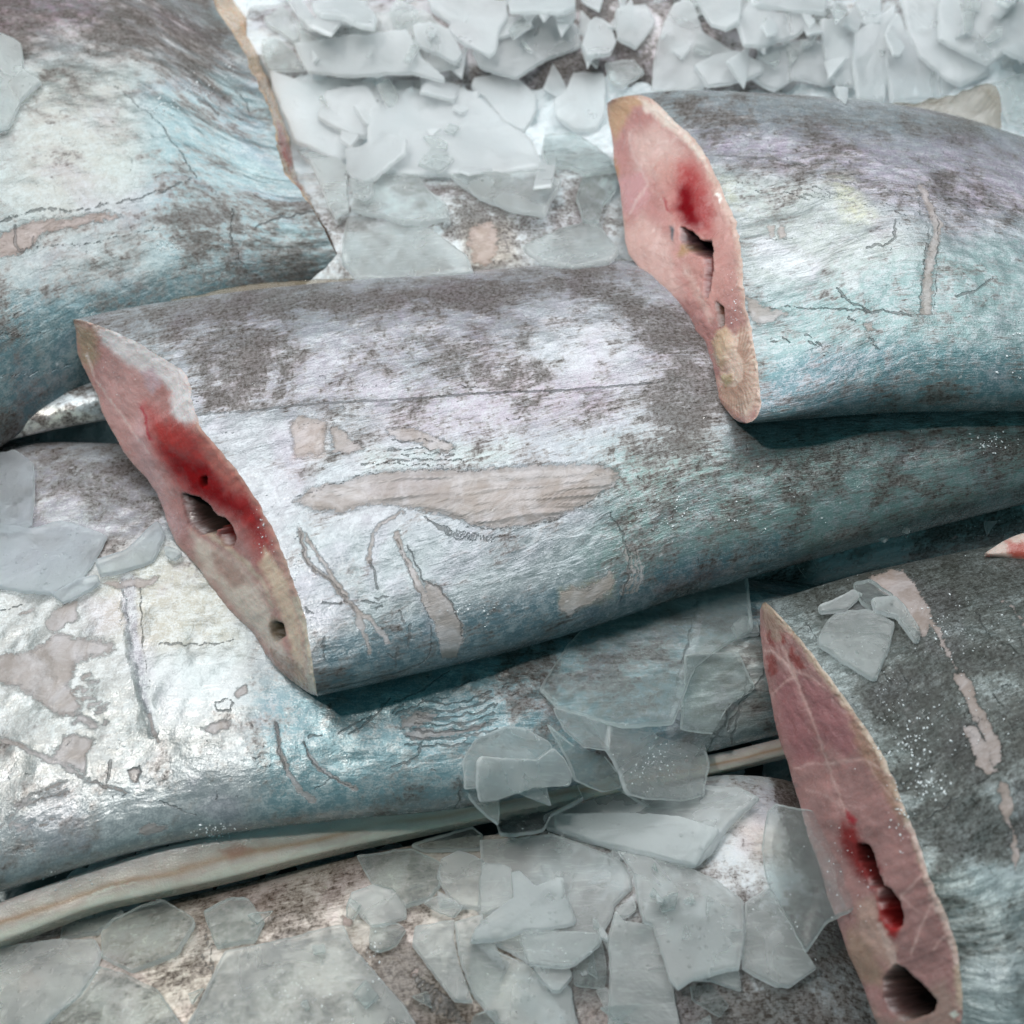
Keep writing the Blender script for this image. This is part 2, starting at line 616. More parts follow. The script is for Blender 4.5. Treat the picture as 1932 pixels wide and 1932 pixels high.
    if U is not None:
        nw = 90
        ww = np.linspace(0, 1, nw)
        up = pos[0, :nh + 1]                        # D -> V on top
        loV = np.vstack([pos[0, nh + 1:][::-1]])     # D -> V below (s ascending)
        loS = s_lo[::-1]
        low = np.stack([np.interp(s_up, np.concatenate([[0], loS, [1]]),
                                  np.concatenate([[up[0, k]], loV[:, k], [up[-1, k]]])) for k in range(3)], 1)
        g = up[:, None, :] * (1 - ww)[None, :, None] + low[:, None, :] * ww[None, :, None]
        S = np.repeat(s_up[:, None], nw, 1); Wd = np.repeat(ww[None, :], nh + 1, 0)
        k = min(nu - 1, int(nu * .25))
        inward = (Dw[k] + Vw[k]) - (Dw[0] + Vw[0]); inward[2] = -.1 * np.linalg.norm(inward); inward /= np.linalg.norm(inward)
        bul = (np.sin(np.pi * Wd) ** .6) * np.sin(np.pi * S) ** .5
        n1 = fbm(S * 14 + seed, Wd * 3.2, seed + 3, 5)
        g = g - inward * (bul * (.0018 + n1 * .0045))[:, :, None]
        gv = g.reshape(-1, 3)
        Pf = proj(gv)
        fc = Canvas(Pf, np.ones(len(Pf), bool), fbase, seed + 9)
        fc.depth = np.zeros(len(Pf))
        fc.w = Wd.ravel(); fc.s = S.ravel()
        # general rims: pale connective layer under the skin
        fc.col *= (1 + fbm(Pf[:, 0] / 30, Pf[:, 1] / 30, seed + 2, 4) * .35)[:, None]
        rimm = np.exp(-fc.w / .07) * .6 + np.exp(-(1 - fc.w) / .045) * .45
        fc.col = fc.col * (1 - rimm[:, None]) + np.array([.74, .60, .50]) * rimm[:, None]
        if fpaint:
            fpaint(fc)
        fc.col = np.clip(fc.col, 0, 1) ** 1.22
        crumb = np.exp(-fc.w / .06) + .6 * np.exp(-(1 - fc.w) / .04)
        edge_fade = smooth(0, .02, fc.w) * smooth(1, .985, fc.w)
        fc.depth -= crumb * edge_fade * (.0008 + fbm(Pf[:, 0] / 9, Pf[:, 1] / 9, seed + 6, 4) * .0065)
        gv = gv + inward * fc.depth[:, None] * (np.sin(np.pi * np.clip(fc.w * 1.0, 0, 1)) ** .3)[:, None]
        ii = np.arange(nh)[:, None]; jj = np.arange(nw - 1)[None, :]
        ff = np.stack([ii * nw + jj, (ii + 1) * nw + jj, (ii + 1) * nw + jj + 1, ii * nw + jj + 1], -1).reshape(-1, 4)
        stf = np.stack([S.ravel() * width * 1.3, Wd.ravel() * .05, np.full(S.size, seed * .5)], 1)
        cut = mesh_from('cut_face', gv - loc, ff, flesh, root,
                        {'st': ('FLOAT_VECTOR', stf), 'Col': ('FLOAT_COLOR', np.clip(fc.col, 0.004, 1)), 'H': ('FLOAT_COLOR', np.repeat(fc.Hh[:, None], 3, 1))})
        register(gv[:], ff[::1])
    # coarse copy for resting the ice on it
    iu = np.unique(np.linspace(0, nu - 1, 110).astype(int)); iv = np.unique(np.concatenate([np.linspace(0, nh, 60).astype(int), np.arange(nh + 1, nv, 4)]))
    cpos = pos[iu][:, iv].reshape(-1, 3)
    a_ = np.arange(len(iu) - 1)[:, None]; b_ = np.arange(len(iv))[None, :]; bn = (b_ + 1) % len(iv)
    L_ = len(iv)
    register(cpos, np.stack([a_ * L_ + b_, (a_ + 1) * L_ + b_, (a_ + 1) * L_ + bn, a_ * L_ + bn], -1).reshape(-1, 4))
    return root, cv


def fin(root, pts, z, mat, thick=.0008, name='dorsal_fin', lift=0.0):
    """thin ragged fin membrane: pts is a list of (base point, tip point) pairs on the plan"""
    loc = np.array(root.location)
    a = chaikin([p[0] for p in pts], 2); b = chaikin([p[1] for p in pts], 1)
    n = 120
    t = np.linspace(0, 1, n)
    A = resample(a, t); B = resample(b, t)
    B = B + (fbm(t * 30, t * 0, 5, 3) * 8)[:, None] * np.array([[.6, 1.0]])
    k = 8
    ks = np.linspace(0, 1, k)
    P = A[:, None] * (1 - ks)[None, :, None] + B[:, None] * ks[None, :, None]
    zz = z + lift * ks[None, :] + np.zeros((n, 1)) + fbm(t * 25, t * 0 + 4, 8, 3)[:, None] * .003 * ks[None, :]
    g = at(P.reshape(-1, 2), zz.ravel())
    low = g - np.array([0, 0, thick])
    i = np.arange(n - 1)[:, None]; j = np.arange(k - 1)[None, :]
    f = np.stack([i * k + j, (i + 1) * k + j, (i + 1) * k + j + 1, i * k + j + 1], -1).reshape(-1, 4)
    m = n * k
    ring = [i_ * k for i_ in range(n)] + [(n - 1) * k + q for q in range(1, k)] + [i_ * k + k - 1 for i_ in range(n - 2, -1, -1)] + [q for q in range(k - 2, 0, -1)]
    side = [[ring[q], ring[(q + 1) % len(ring)], ring[(q + 1) % len(ring)] + m, ring[q] + m] for q in range(len(ring))]
    F = np.vstack([f, f[:, ::-1] + m, np.array(side)])
    return mesh_from(name, np.vstack([g, low]) - loc, F, mat, root)


# ------------------------------------------------------------------ materials
SK_A = skin_material('silver_skin', pale=(.42,.46,.46), metal=.4, fibre=.7, ang=.1, wet=.5)
SK_B = skin_material('silver_skin_mottled', pale=(.54, .56, .58), metal=.38, fibre=1.3, ang=-.12, wet=.35, tear=(.60, .55, .54))
SK_C = skin_material('silver_skin_smooth', pale=(.62,.64,.64), metal=.28, fibre=.35, ang=.05, wet=.4, tear=(.54, .50, .50))
SK_D = skin_material('dark_skin', dark=(.035, .035, .03), pale=(.48, .54, .54), metal=.3, fibre=.9, ang=.5, wet=.22, spec=.12, tear=(.56, .49, .47))
SK_E = skin_material('brown_skin', dark=(.06, .04, .028), pale=(.66, .60, .52), metal=.25, fibre=.8, ang=0, wet=.6)
SK_F = skin_material('low_silver_skin', pale=(.62, .60, .58), metal=.12, fibre=.6, ang=.7, tear=(.56, .46, .42), wet=.5)
FLESH = flesh_material('raw_flesh')

# ------------------------------------------------------------------ setting: the counter and its crushed ice bed
nb = N('wet_steel')
tcs = nb.t.nodes.new('ShaderNodeTexCoord').outputs['Object']
MAT_TRAY = nb.out(nb.node('ShaderNodeBsdfPrincipled', Base_Color=(.10, .12, .12), Metallic=.3, Roughness=.35,
                          Normal=nb.bump(nb.mul(nb.noise(tcs, 60, 4), .002), 1.0)))
g = 60
xs = np.linspace(-1.3, 1.3, g); ys = np.linspace(-1.0, 1.5, g)
X, Y = np.meshgrid(xs, ys)
tv = np.stack([X.ravel(), Y.ravel(), np.full(X.size, -.035)], 1)
i, j = np.arange(g - 1)[:, None], np.arange(g - 1)[None, :]
tf = np.stack([i * g + j, i * g + j + 1, (i + 1) * g + j + 1, (i + 1) * g + j], -1).reshape(-1, 4)
tray = mesh_from('counter_tray', tv, tf, MAT_TRAY)
tag(tray, kind='structure')

ICE_BED = N('crushed_ice')
v = ICE_BED.t.nodes.new('ShaderNodeTexCoord').outputs['Object']
vor = ICE_BED.t.nodes.new('ShaderNodeTexVoronoi')
ICE_BED._set(vor.inputs['Vector'], v); vor.inputs['Scale'].default_value = 55
hh_ = ICE_BED.add(ICE_BED.mul(vor.outputs['Distance'], -.006), ICE_BED.mul(ICE_BED.noise(v, 150, 5, .65), .004))
ICE_BED = ICE_BED.out(ICE_BED.node('ShaderNodeBsdfPrincipled', Base_Color=(.76, .81, .83), Roughness=.3, Normal=ICE_BED.bump(hh_, 1.0),
                                   Subsurface_Weight=.4, Subsurface_Radius=(.8, 1, 1), Subsurface_Scale=.006, Coat_Weight=.3, Coat_Roughness=.1))
g = 420
xs = np.linspace(-.75, .8, g); ys = np.linspace(-.55, 1.0, g)
X, Y = np.meshgrid(xs, ys)
x, y = X.ravel(), Y.ravel()
Z = -.012 + fbm(x / .09, y / .09, 3, 4) * .03 + np.abs(fbm(x / .022, y / .022, 8, 4)) * .03
Z = np.where(y < -.02, Z - smooth(-.02, -.10, y) * .028, Z) + smooth(.10, .45, y) * .035
i, j = np.arange(g - 1)[:, None], np.arange(g - 1)[None, :]
bf = np.stack([i * g + j, i * g + j + 1, (i + 1) * g + j + 1, (i + 1) * g + j], -1).reshape(-1, 4)
bed = mesh_from('crushed_ice_bed', np.stack([x, y, Z], 1), bf, ICE_BED)
tag(bed, 'bed of crushed ice under the fish', None, None, 'stuff')
cg = 120
ss = np.linspace(0, g - 1, cg).astype(int)
bp = np.stack([X[ss][:, ss], Y[ss][:, ss], Z.reshape(g, g)[ss][:, ss]], -1).reshape(-1, 3)
i, j = np.arange(cg - 1)[:, None], np.arange(cg - 1)[None, :]
register(bp, np.stack([i * cg + j, i * cg + j + 1, (i + 1) * cg + j + 1, (i + 1) * cg + j], -1).reshape(-1, 4))

# ------------------------------------------------------------------ low fish


def pt_far(c):
    c.dark([(900, -60), (1400, -60), (1400, 200), (900, 200)], .75, 60)
    c.tint([(560, 0), (1500, 0), (1500, 160), (560, 160)], (.62, .55, .58), 80)


fish('fish_piece', 'pinkish silver fish half buried in ice along the top edge', [(480, 20, .01), (900, -40, .012), (1500, -60, .012), (2050, -60, .012)],
     [(480, 190, .005), (900, 180, .006), (1500, 185, .006), (2050, 190, .005)], [.028], [.012], SK_F, nu=260, nh=110, seed=21, paint=pt_far,
     group='cut fish pieces laid on the ice')


def pt_mid(c):
    c.tint([(700, 300), (1160, 300), (1160, 540), (700, 540)], (.62, .66, .68), 40)
    c.tint([(870, 420), (960, 420), (980, 500), (880, 510)], (.62, .53, .44), 20, .8)
    c.field('T', [(885, 430), (930, 420), (940, 470), (920, 500), (890, 495)], 1, 6)
    c.dark([(830, 330), (1150, 320), (1150, 470), (850, 460)], .72, 40)


fish('fish_piece', 'mottled silver and beige fish under ice flakes between the two upper cuts', [(380, 330, -.01), (900, 300, .004), (1400, 280, .004)],
     [(380, 640, -.01), (900, 620, .004), (1400, 600, .0)], [.03, .036, .03], [.015], SK_F, nu=260, nh=130, seed=22, paint=pt_mid,
     group='cut fish pieces laid on the ice')


def pt_low_left(c):
    c.tint([(-100, 1600), (1000, 1540), (1000, 2100), (-100, 2200)], (.52, .46, .41), 60)
    c.dark([(640, 1780), (760, 1780), (960, 1960), (760, 1960)], 1.0, 50)
    c.dark([(300, 1700), (480, 1650), (560, 1740), (380, 1800)], .8, 50)
    c.field('X', [(388, 1752), (398, 1800), (405, 1850), (402, 1875)], 1, 1.5, 'line', (2.2, 1.2))
    c.field('X', [(380, 1802), (392, 1822), (404, 1830)], 1, 1.5, 'line', (2.0, 1.2))
    c.field('X', [(400, 1780), (440, 1784), (480, 1778)], 1, 1.5, 'line', (1.8, 1.2))
    c.tint([(250, 1820), (420, 1810), (400, 1900), (280, 1920)], (.68, .60, .50), 30, .7)
    c.tint([(480, 1720), (640, 1700), (640, 1750), (500, 1780)], (.70, .60, .54), 25, .7)
    for k in range(9):
        y0 = 1850 + k * 9
        c.field('X', [(770 + k * 6, y0 - 15), (820 + k * 6, y0 + 10), (860 + k * 6, y0 + 45)], .9, 2, 'line', (2.5, 1))
    c.field('T', [(648, 1728), (668, 1738), (662, 1752), (650, 1745)], 1, 2)
    c.field('T', [(776, 1832), (790, 1828), (784, 1845), (772, 1842)], 1, 2)


fish('fish_piece', 'beige brown fish under large ice flakes in the bottom left corner', [(-160, 1800, .0), (100, 1752, .0), (450, 1668, .0), (800, 1585, .002), (1120, 1560, .0)],
     [(-160, 2350, .0), (400, 2300, .0), (1200, 2240, .0)], [.02, .034, .034, .02], [.012], SK_E, nu=330, nh=220, seed=23, paint=pt_low_left,
     group='cut fish pieces laid on the ice')


def pt_low_mid(c):
    c.dark([(1000, 1700), (1700, 1700), (1700, 2000), (1000, 2000)], .88, 60)
    c.tint([(1330, 1490), (1450, 1480), (1500, 1600), (1440, 1720), (1330, 1660)], (.72, .74, .76), 25)
    c.tint([(1370, 1540), (1480, 1560), (1500, 1640), (1420, 1620)], (.58, .42, .32), 30, .6)
    for k in range(12):
        x0 = 1340 + k * 12
        c.field('X', [(x0, 1560 + (k % 4) * 25), (x0 + 12, 1590 + (k % 4) * 25), (x0 + 16, 1640 + (k % 4) * 20)], .55, 2, 'line', (1.8, .6))
    c.dark([(1445, 1440), (1600, 1460), (1600, 1700), (1500, 1600)], 1.2, 14)
    c.tint([(1450, 1440), (1600, 1460), (1600, 1700), (1500, 1600)], (.16, .15, .14), 14)
    c.tint([(1100, 1900), (1180, 1880), (1160, 1960), (1100, 1960)], (.60, .46, .42), 20)


fish('fish_piece', 'scuffed silver fish under the pile of ice flakes at the bottom middle', [(960, 1620, -.002), (1150, 1530, .0), (1320, 1462, .004), (1430, 1462, .004), (1520, 1478, .0), (1640, 1600, -.006)],
     [(900, 2250, -.002), (1300, 2260, .0), (1750, 2200, .0)], [.02, .03, .03, .012], [.012], SK_F, nu=300, nh=200, seed=24, paint=pt_low_mid, shade=.8,
     group='cut fish pieces laid on the ice')


def pt_teal(c):
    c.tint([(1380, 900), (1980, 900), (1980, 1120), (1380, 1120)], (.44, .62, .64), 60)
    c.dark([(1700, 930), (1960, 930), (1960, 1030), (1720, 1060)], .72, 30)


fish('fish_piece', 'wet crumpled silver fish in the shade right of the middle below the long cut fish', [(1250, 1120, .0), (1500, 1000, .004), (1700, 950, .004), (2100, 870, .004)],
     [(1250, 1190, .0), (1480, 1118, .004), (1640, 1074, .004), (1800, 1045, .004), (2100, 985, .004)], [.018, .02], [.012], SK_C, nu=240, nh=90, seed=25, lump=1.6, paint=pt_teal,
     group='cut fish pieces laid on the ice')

# the thin belly strip and the little fish beside it


def pt_strip(c):
    c.B[:] = .12
    s = c.s + fbm(c.P[:, 0] / 120, c.P[:, 1] / 60, 4, 3) * .25
    band = np.exp(-((s - .62) / .09) ** 2)[:, None] * smooth(.2, .6, fbm(c.P[:, 0] / 200, c.P[:, 1] * 0, 6, 2) + .75)[:, None] * .75
    c.col = c.col * (1 - band) + np.array([.52, .32, .19]) * band
    top = smooth(.45, .1, s)[:, None] * .7
    c.col = c.col * (1 - top) + np.array([.68, .58, .57]) * top
    lo = smooth(.78, .9, s)[:, None]
    c.col = c.col * (1 - lo) + np.array([.76, .72, .62]) * lo
    c.tint([(412, 1606), (455, 1590), (480, 1600), (440, 1622)], (.50, .28, .20), 8, .8)
    c.tint([(165, 1696), (200, 1676), (240, 1668), (290, 1672)], (.80, .76, .66), 2, .9, 'line', (2, 2))


fish('belly_strip', 'long cream and tan belly strip lying under the large fish at lower left', [(-90, 1745, .02), (0, 1705, .02), (180, 1640, .02), (300, 1602, .021), (500, 1556, .02), (900, 1500, .014), (1340, 1428, .008), (1500, 1388, .006)],
     [(-90, 1810, .016), (0, 1782, .016), (95, 1745, .016), (180, 1712, .016), (300, 1688, .015), (450, 1655, .014), (600, 1612, .012), (800, 1570, .008), (930, 1543, .006), (1100, 1510, .004), (1340, 1462, .004), (1500, 1422, .004)],
     [.004, .004, .003], [.012, .012, .007], FLESH, cat='belly strip', base=(.70, .62, .55), nu=520, nh=120, seed=26, lump=.6, prof=(.14, .12), paint=pt_strip)


def pt_small(c):
    c.B[:] = .5 + fbm(c.P[:, 0] / 16, c.P[:, 1] / 12, 9, 3) * .9
    c.tint([(0, 790), (60, 765), (140, 775), (190, 790), (100, 812), (0, 826)], (.80, .78, .68), 12)


fish('fish_piece', 'small silvery belly sliver poking out between two fish at the left edge', [(-60, 820, .018), (0, 792, .018), (60, 752, .018), (110, 735, .018), (200, 715, .016), (330, 700, .010)],
     [(-60, 850, .016), (0, 830, .016), (100, 808, .016), (200, 790, .014), (330, 770, .008)], [.006, .008], [.006], SK_C, nu=200, nh=90, seed=27, lump=.8, paint=pt_small,
     group='cut fish pieces laid on the ice')


def pt_corner(c):
    c.B[:] = .3


fish('fish_piece', 'tan flesh toned fish end in the bottom right corner', [(1960, 1600, .03), (1905, 1700, .04), (1880, 1860, .04), (1840, 1990, .04)],
     [(2150, 1700, .03), (2100, 1850, .03), (2060, 1950, .03), (2000, 2060, .03)], [.02, .03, .02], [.02], FLESH, base=(.56, .42, .34), nu=160, nh=80, seed=28, paint=pt_corner,
     group='cut fish pieces laid on the ice')


# ------------------------------------------------------------------ large fish, lower left
def pt_f4(c):
    x, y = c.P[:, 0], c.P[:, 1]
    c.tint([(-80, 1080), (440, 1090), (470, 1300), (420, 1400), (-80, 1560)], (.68, .67, .64), 50)
    c.tint([(180, 1000), (440, 1060), (450, 1230), (300, 1240), (200, 1180)], (.72, .67, .56), 40, .8)
    c.tint([(250, 1240), (440, 1230), (480, 1330), (300, 1380)], (.90, .92, .92), 40)  # highlight along the flank painted as a pale patch
    c.tint([(480, 1300), (1500, 1100), (1500, 1420), (500, 1560)], (.30, .52, .58), 50, .85)  # teal shade of the lower and right flank put into the colour
    c.tint([(0, 850), (300, 850), (320, 1000), (0, 1100)], (.60, .54, .60), 40, .8)
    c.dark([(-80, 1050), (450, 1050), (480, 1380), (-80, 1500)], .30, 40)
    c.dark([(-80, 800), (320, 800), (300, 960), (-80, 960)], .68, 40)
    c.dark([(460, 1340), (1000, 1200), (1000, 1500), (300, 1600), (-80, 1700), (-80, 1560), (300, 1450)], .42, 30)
    c.dark([(940, 1230), (1060, 1180), (1040, 1330), (960, 1360)], .85, 20)
    f = c.field
    f('T', [(-40, 1240), (60, 1228), (105, 1196), (165, 1206), (212, 1212), (206, 1232), (150, 1240), (128, 1290), (150, 1330), (140, 1352), (100, 1345), (60, 1310), (20, 1290), (-40, 1290)], 1, 5)
    f('T', [(85, 1172), (110, 1142), (148, 1134), (142, 1168), (112, 1190), (90, 1188)], 1, 3)
    f('T', [(110, 1412), (122, 1390), (140, 1386), (180, 1396), (165, 1420), (158, 1460), (135, 1446), (100, 1430)], 1, 3)
    f('T', [(-20, 1393), (30, 1404), (70, 1424), (115, 1440), (160, 1472), (205, 1484), (245, 1497)], 1, 2.5, 'line', (5, 1.5))
    f('T', [(150, 1355), (180, 1370), (165, 1368)], 1, 4, 'line', (6, 3))
    f('T', [(40, 1160), (64, 1152)], 1, 3, 'line', (4, 2))
    f('T', [(186, 1100), (230, 1095), (300, 1088), (290, 1105), (220, 1110)], 1, 3)
    for k in range(16):
        rx = random.Random(k)
        x0, y0 = rx.uniform(120, 200), rx.uniform(1225, 1370)
        f('T', [(x0, y0), (x0 + rx.uniform(8, 24), y0 - rx.uniform(2, 10))], 1, 3, 'line', (3.2, 1.2))
    for k in range(16):
        rx = random.Random(k + 50)
        x0, y0 = rx.uniform(-10, 80), rx.uniform(1480, 1620)
        f('T', [(x0, y0), (x0 + rx.uniform(15, 60), y0 - rx.uniform(6, 22))], .9, 3, 'line', (2.6, 1.0))
    # wet drip of mucus
    c.tint([(240, 1095), (246, 1150), (250, 1200), (262, 1260), (275, 1330), (290, 1382)], (.50, .49, .53), 4, .8, 'line', (15, 5))
    f('Hh', [(240, 1095), (246, 1150), (250, 1200), (262, 1260), (275, 1330), (290, 1382)], 1, 8, 'line', (14, 4))
    f('X', [(262, 1105), (268, 1170), (270, 1230), (282, 1290)], .75, 2, 'line', (1.6, .8))
    f('T', [(280, 1350), (290, 1380), (297, 1402)], 1, 2, 'line', (5, 2))
    f('X', [(298, 1214), (340, 1215), (405, 1217), (440, 1207)], 1, 1.2, 'line', (1.4, 1))
    f('X', [(0, 1152), (40, 1141)], 1, 1.2, 'line', (1.2, .8))
    # scratches on the lower flank
    f('T', [(520, 1370), (528, 1418), (545, 1462), (570, 1495), (590, 1508)], 1, 2, 'line', (3.5, 7))
    f('X', [(520, 1368), (526, 1410), (536, 1450)], .9, 1.6, 'line', (3, 2.5))
    f('T', [(572, 1402), (598, 1448), (635, 1470), (672, 1488)], 1, 1.5, 'line', (2.5, 5))
    f('X', [(570, 1398), (590, 1440), (620, 1466), (668, 1486)], .8, 1.5, 'line', (2.2, 1.5))
    f('X', [(595, 1490), (615, 1478), (628, 1465)], .9, 1.2, 'line', (1, 1))
    f('X', [(736, 1318), (705, 1350), (660, 1388)], 1, 1.4, 'line', (2.6, .8))
    f('X', [(582, 1391), (605, 1385)], 1, 1.4, 'line', (2.2, 1.5))
    f('X', [(793, 1400), (790, 1425), (770, 1438), (740, 1446)], .95, 1.6, 'line', (1, 3.2))
    f('X', [(866, 1470), (868, 1500), (858, 1535)], 1, 1.5, 'line', (2.2, 1.2))
    f('X', [(210, 1436), (206, 1460), (202, 1475)], 1, 1.5, 'line', (3, 1.5))
    f('T', [(240, 1450), (262, 1448), (262, 1474), (252, 1478)], 1, 2)
    f('X', [(240, 1452), (262, 1449), (258, 1475)], .9, 1.5, 'line', (2.2, 2))
    f('X', [(302, 1511), (335, 1525), (368, 1540)], .9, 1.2, 'line', (1.4, 1.2))
    f('X', [(405, 1325), (430, 1318), (440, 1325), (432, 1340), (412, 1340), (404, 1330)], .8, 1.5, 'line', (2.0, 1.6))
    f('T', [(380, 1372), (410, 1362), (435, 1360), (430, 1374), (400, 1382)], 1, 2.5)
    f('T', [(444, 1300), (462, 1295), (468, 1306), (455, 1316), (446, 1310)], 1, 2)
    f('T', [(262, 1565), (282, 1552), (318, 1560), (300, 1572), (262, 1578)], .95, 3)
    for k in range(7):
        y0 = 1322 + k * 14
        pts = [(800 - k * 6, y0), (840, y0 + 8 - k), (890, y0 - 2), (925 + k * 3, y0 - 18)]
        f('X', chaikin(pts, 2), .95, 1.5, 'line', (1.2 + (k % 3) * .6, 2.0))
    f('T', [(758, 1352), (790, 1338), (830, 1345), (800, 1372), (760, 1376)], .8, 4)
    f('T', [(765, 1385), (800, 1372), (860, 1378), (920, 1362), (900, 1380), (840, 1392), (780, 1398)], .8, 3)
    for a, b in (((745, 1325), (800, 1300)), ((800, 1300), (850, 1262)), ((750, 1350), (820, 1318)), ((760, 1330), (745, 1345)), ((855, 1300), (900, 1280)), ((640, 1385), (700, 1350))):
        f('X', [a, ((a[0] + b[0]) / 2 + 3, (a[1] + b[1]) / 2 - 4), b], .9, 1.5, 'line', (2.6, 1))
    rr = random.Random(5)
    for k in range(60):
        x0, y0 = rr.uniform(0, 1400), 0
        y0 = 1560 - x0 * .12 + rr.uniform(-190, 0)
        f('X', [(x0, y0), (x0 + rr.uniform(-8, 16), y0 - rr.uniform(-6, 14))], .75, 1.5, 'line', (rr.uniform(.8, 2.4), .6))
    # right part, seen through the clear ice
    c.tint([(1160, 1170), (1280, 1130), (1270, 1250), (1180, 1280)], (.50, .60, .60), 30, .8)
    c.tint([(1310, 1210), (1450, 1200), (1450, 1380), (1270, 1420)], (.66, .62, .56), 30, .8)
    c.tint([(1330, 1130), (1312, 1200), (1290, 1270), (1278, 1330), (1266, 1380)], (.86, .92, .94), 3, 1, 'line', (6, 10), ragged=.4)
    f('X', [(1320, 1130), (1300, 1200), (1276, 1290), (1262, 1370)], .9, 1.5, 'line', (1.5, 1.2))
    f('X', [(1275, 1362), (1310, 1376), (1362, 1388)], 1, 1.5, 'line', (3, 1.5))
    f('X', [(1376, 1330), (1368, 1370), (1345, 1392), (1334, 1430)], .9, 1.5, 'line', (2, 1.2))
    f('X', [(1448, 1260), (1400, 1330), (1372, 1375)], .9, 2, 'line', (2.2, 3))
    f('X', [(1415, 1270), (1395, 1340), (1380, 1400)], .8, 2, 'line', (2, 4))


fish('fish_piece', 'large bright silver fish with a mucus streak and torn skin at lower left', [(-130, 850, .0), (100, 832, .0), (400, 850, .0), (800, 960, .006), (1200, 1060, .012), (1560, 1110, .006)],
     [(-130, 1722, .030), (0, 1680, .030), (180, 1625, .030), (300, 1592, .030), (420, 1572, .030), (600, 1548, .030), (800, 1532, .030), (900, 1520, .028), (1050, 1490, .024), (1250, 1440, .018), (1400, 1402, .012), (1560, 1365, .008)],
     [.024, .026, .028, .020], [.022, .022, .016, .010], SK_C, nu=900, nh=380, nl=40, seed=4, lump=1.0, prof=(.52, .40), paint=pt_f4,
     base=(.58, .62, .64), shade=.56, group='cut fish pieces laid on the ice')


# ------------------------------------------------------------------ large fish, upper left
def pt_f1(c):
    c.tint([(-80, -100), (420, -100), (400, 110), (-80, 110)], (.52, .45, .46), 60, .8)
    c.tint([(40, 130), (260, 120), (300, 330), (100, 420), (0, 380)], (.56, .55, .50), 60, .8)
    c.tint([(260, 160), (480, 160), (620, 420), (640, 540), (300, 540)], (.33, .50, .54), 60, .75)  # teal shade tinted onto the right flank
    c.tint([(-80, 560), (700, 500), (650, 800), (-80, 900)], (.18, .33, .37), 50, .85)  # darker shade painted where the near flank rolls under
    c.tint([(-80, -20), (200, -20), (180, 40), (40, 60), (-80, 70)], (.70, .46, .58), 26, .55)
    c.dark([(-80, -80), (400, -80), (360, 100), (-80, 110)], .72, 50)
    c.dark([(330, 60), (420, 40), (400, 140), (340, 130)], .8, 20)
    c.dark([(60, 170), (300, 170), (300, 380), (0, 420)], .36, 50)
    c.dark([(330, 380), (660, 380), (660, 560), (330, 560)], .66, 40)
    f = c.field
    rp = chaikin([(-20, 425), (70, 395), (140, 398), (200, 385), (280, 370), (360, 338)], 2)
    f('X', rp, 1, 1.4, 'line', (1.6, 1.0))
    f('T', [(-20, 450), (60, 418), (150, 408), (200, 400), (235, 408), (160, 425), (80, 440), (60, 470), (30, 480), (-20, 490)], .85, 4)
    f('X', chaikin([(28, 428), (26, 450), (34, 474), (60, 468), (64, 450)], 2), 1, 1.5, 'line', (3, 2))
    f('X', chaikin([(64, 462), (120, 468), (200, 452), (300, 430)], 2), .8, 1.4, 'line', (1.4, .8))
    f('X', chaikin([(482, 430), (510, 414), (560, 404), (592, 398)], 2), 1, 1.2, 'line', (1.5, 1))
    f('X', chaikin([(375, 190), (400, 200), (412, 214)], 2), 1, 1.5, 'line', (3.5, 1.5))
    f('X', chaikin([(445, 170), (465, 190), (468, 208)], 1), .9, 1.5, 'line', (2.2, 1.2))
    f('X', chaikin([(200, 150), (250, 190), (300, 230), (340, 290), (372, 338)], 2), .7, 1.4, 'line', (1.2, 2))
    f('X', chaikin([(440, 390), (430, 440), (460, 500), (465, 545)], 2), .7, 1.6, 'line', (2, 1))
    f('X', chaikin([(0, 318), (60, 300), (150, 288), (190, 290)], 2), .6, 1.2, 'line', (1, 1))
    f('X', chaikin([(0, 630), (60, 635), (120, 622)], 2), .9, 1.2, 'line', (1.4, 1))
    f('X', chaikin([(0, 708), (60, 706), (140, 690)], 2), .8, 1.2, 'line', (1.2, 1))
    f('X', chaikin([(25, 600), (30, 590), (40, 585)], 2), .9, 1.2, 'line', (1.6, 1))
    rr = random.Random(3)
    for k in range(170):
        x0, y0 = rr.uniform(-20, 560), rr.uniform(40, 540)
        L_ = rr.uniform(6, 60)
        an = rr.choice((1.45, 1.7, 1.2, .4))+rr.uniform(-.25, .25)
        f('X', [(x0, y0), (x0 + L_ * math.cos(an), y0 + L_ * math.sin(an))], rr.uniform(.42, .68), 1.3, 'line', (rr.uniform(.5, 1.1), .3))


def fp_f1(c):
    c.col[:] = np.array([.56, .40, .27]) * (1 + fbm(c.P[:, 0] / 20, c.P[:, 1] / 20, 3, 4) * .9)[:, None]
    c.tint([(455, 0), (500, 100), (480, 130), (440, 20)], (.66, .48, .32), 10)
    c.tint([(520, 225), (535, 240), (552, 300), (545, 325), (530, 290)], (.40, .06, .02), 5)
    c.tint([(556, 335), (575, 360), (560, 360)], (.30, .10, .04), 5)
    c.tint([(585, 380), (650, 480), (640, 500), (590, 420)], (.10, .06, .04), 7)


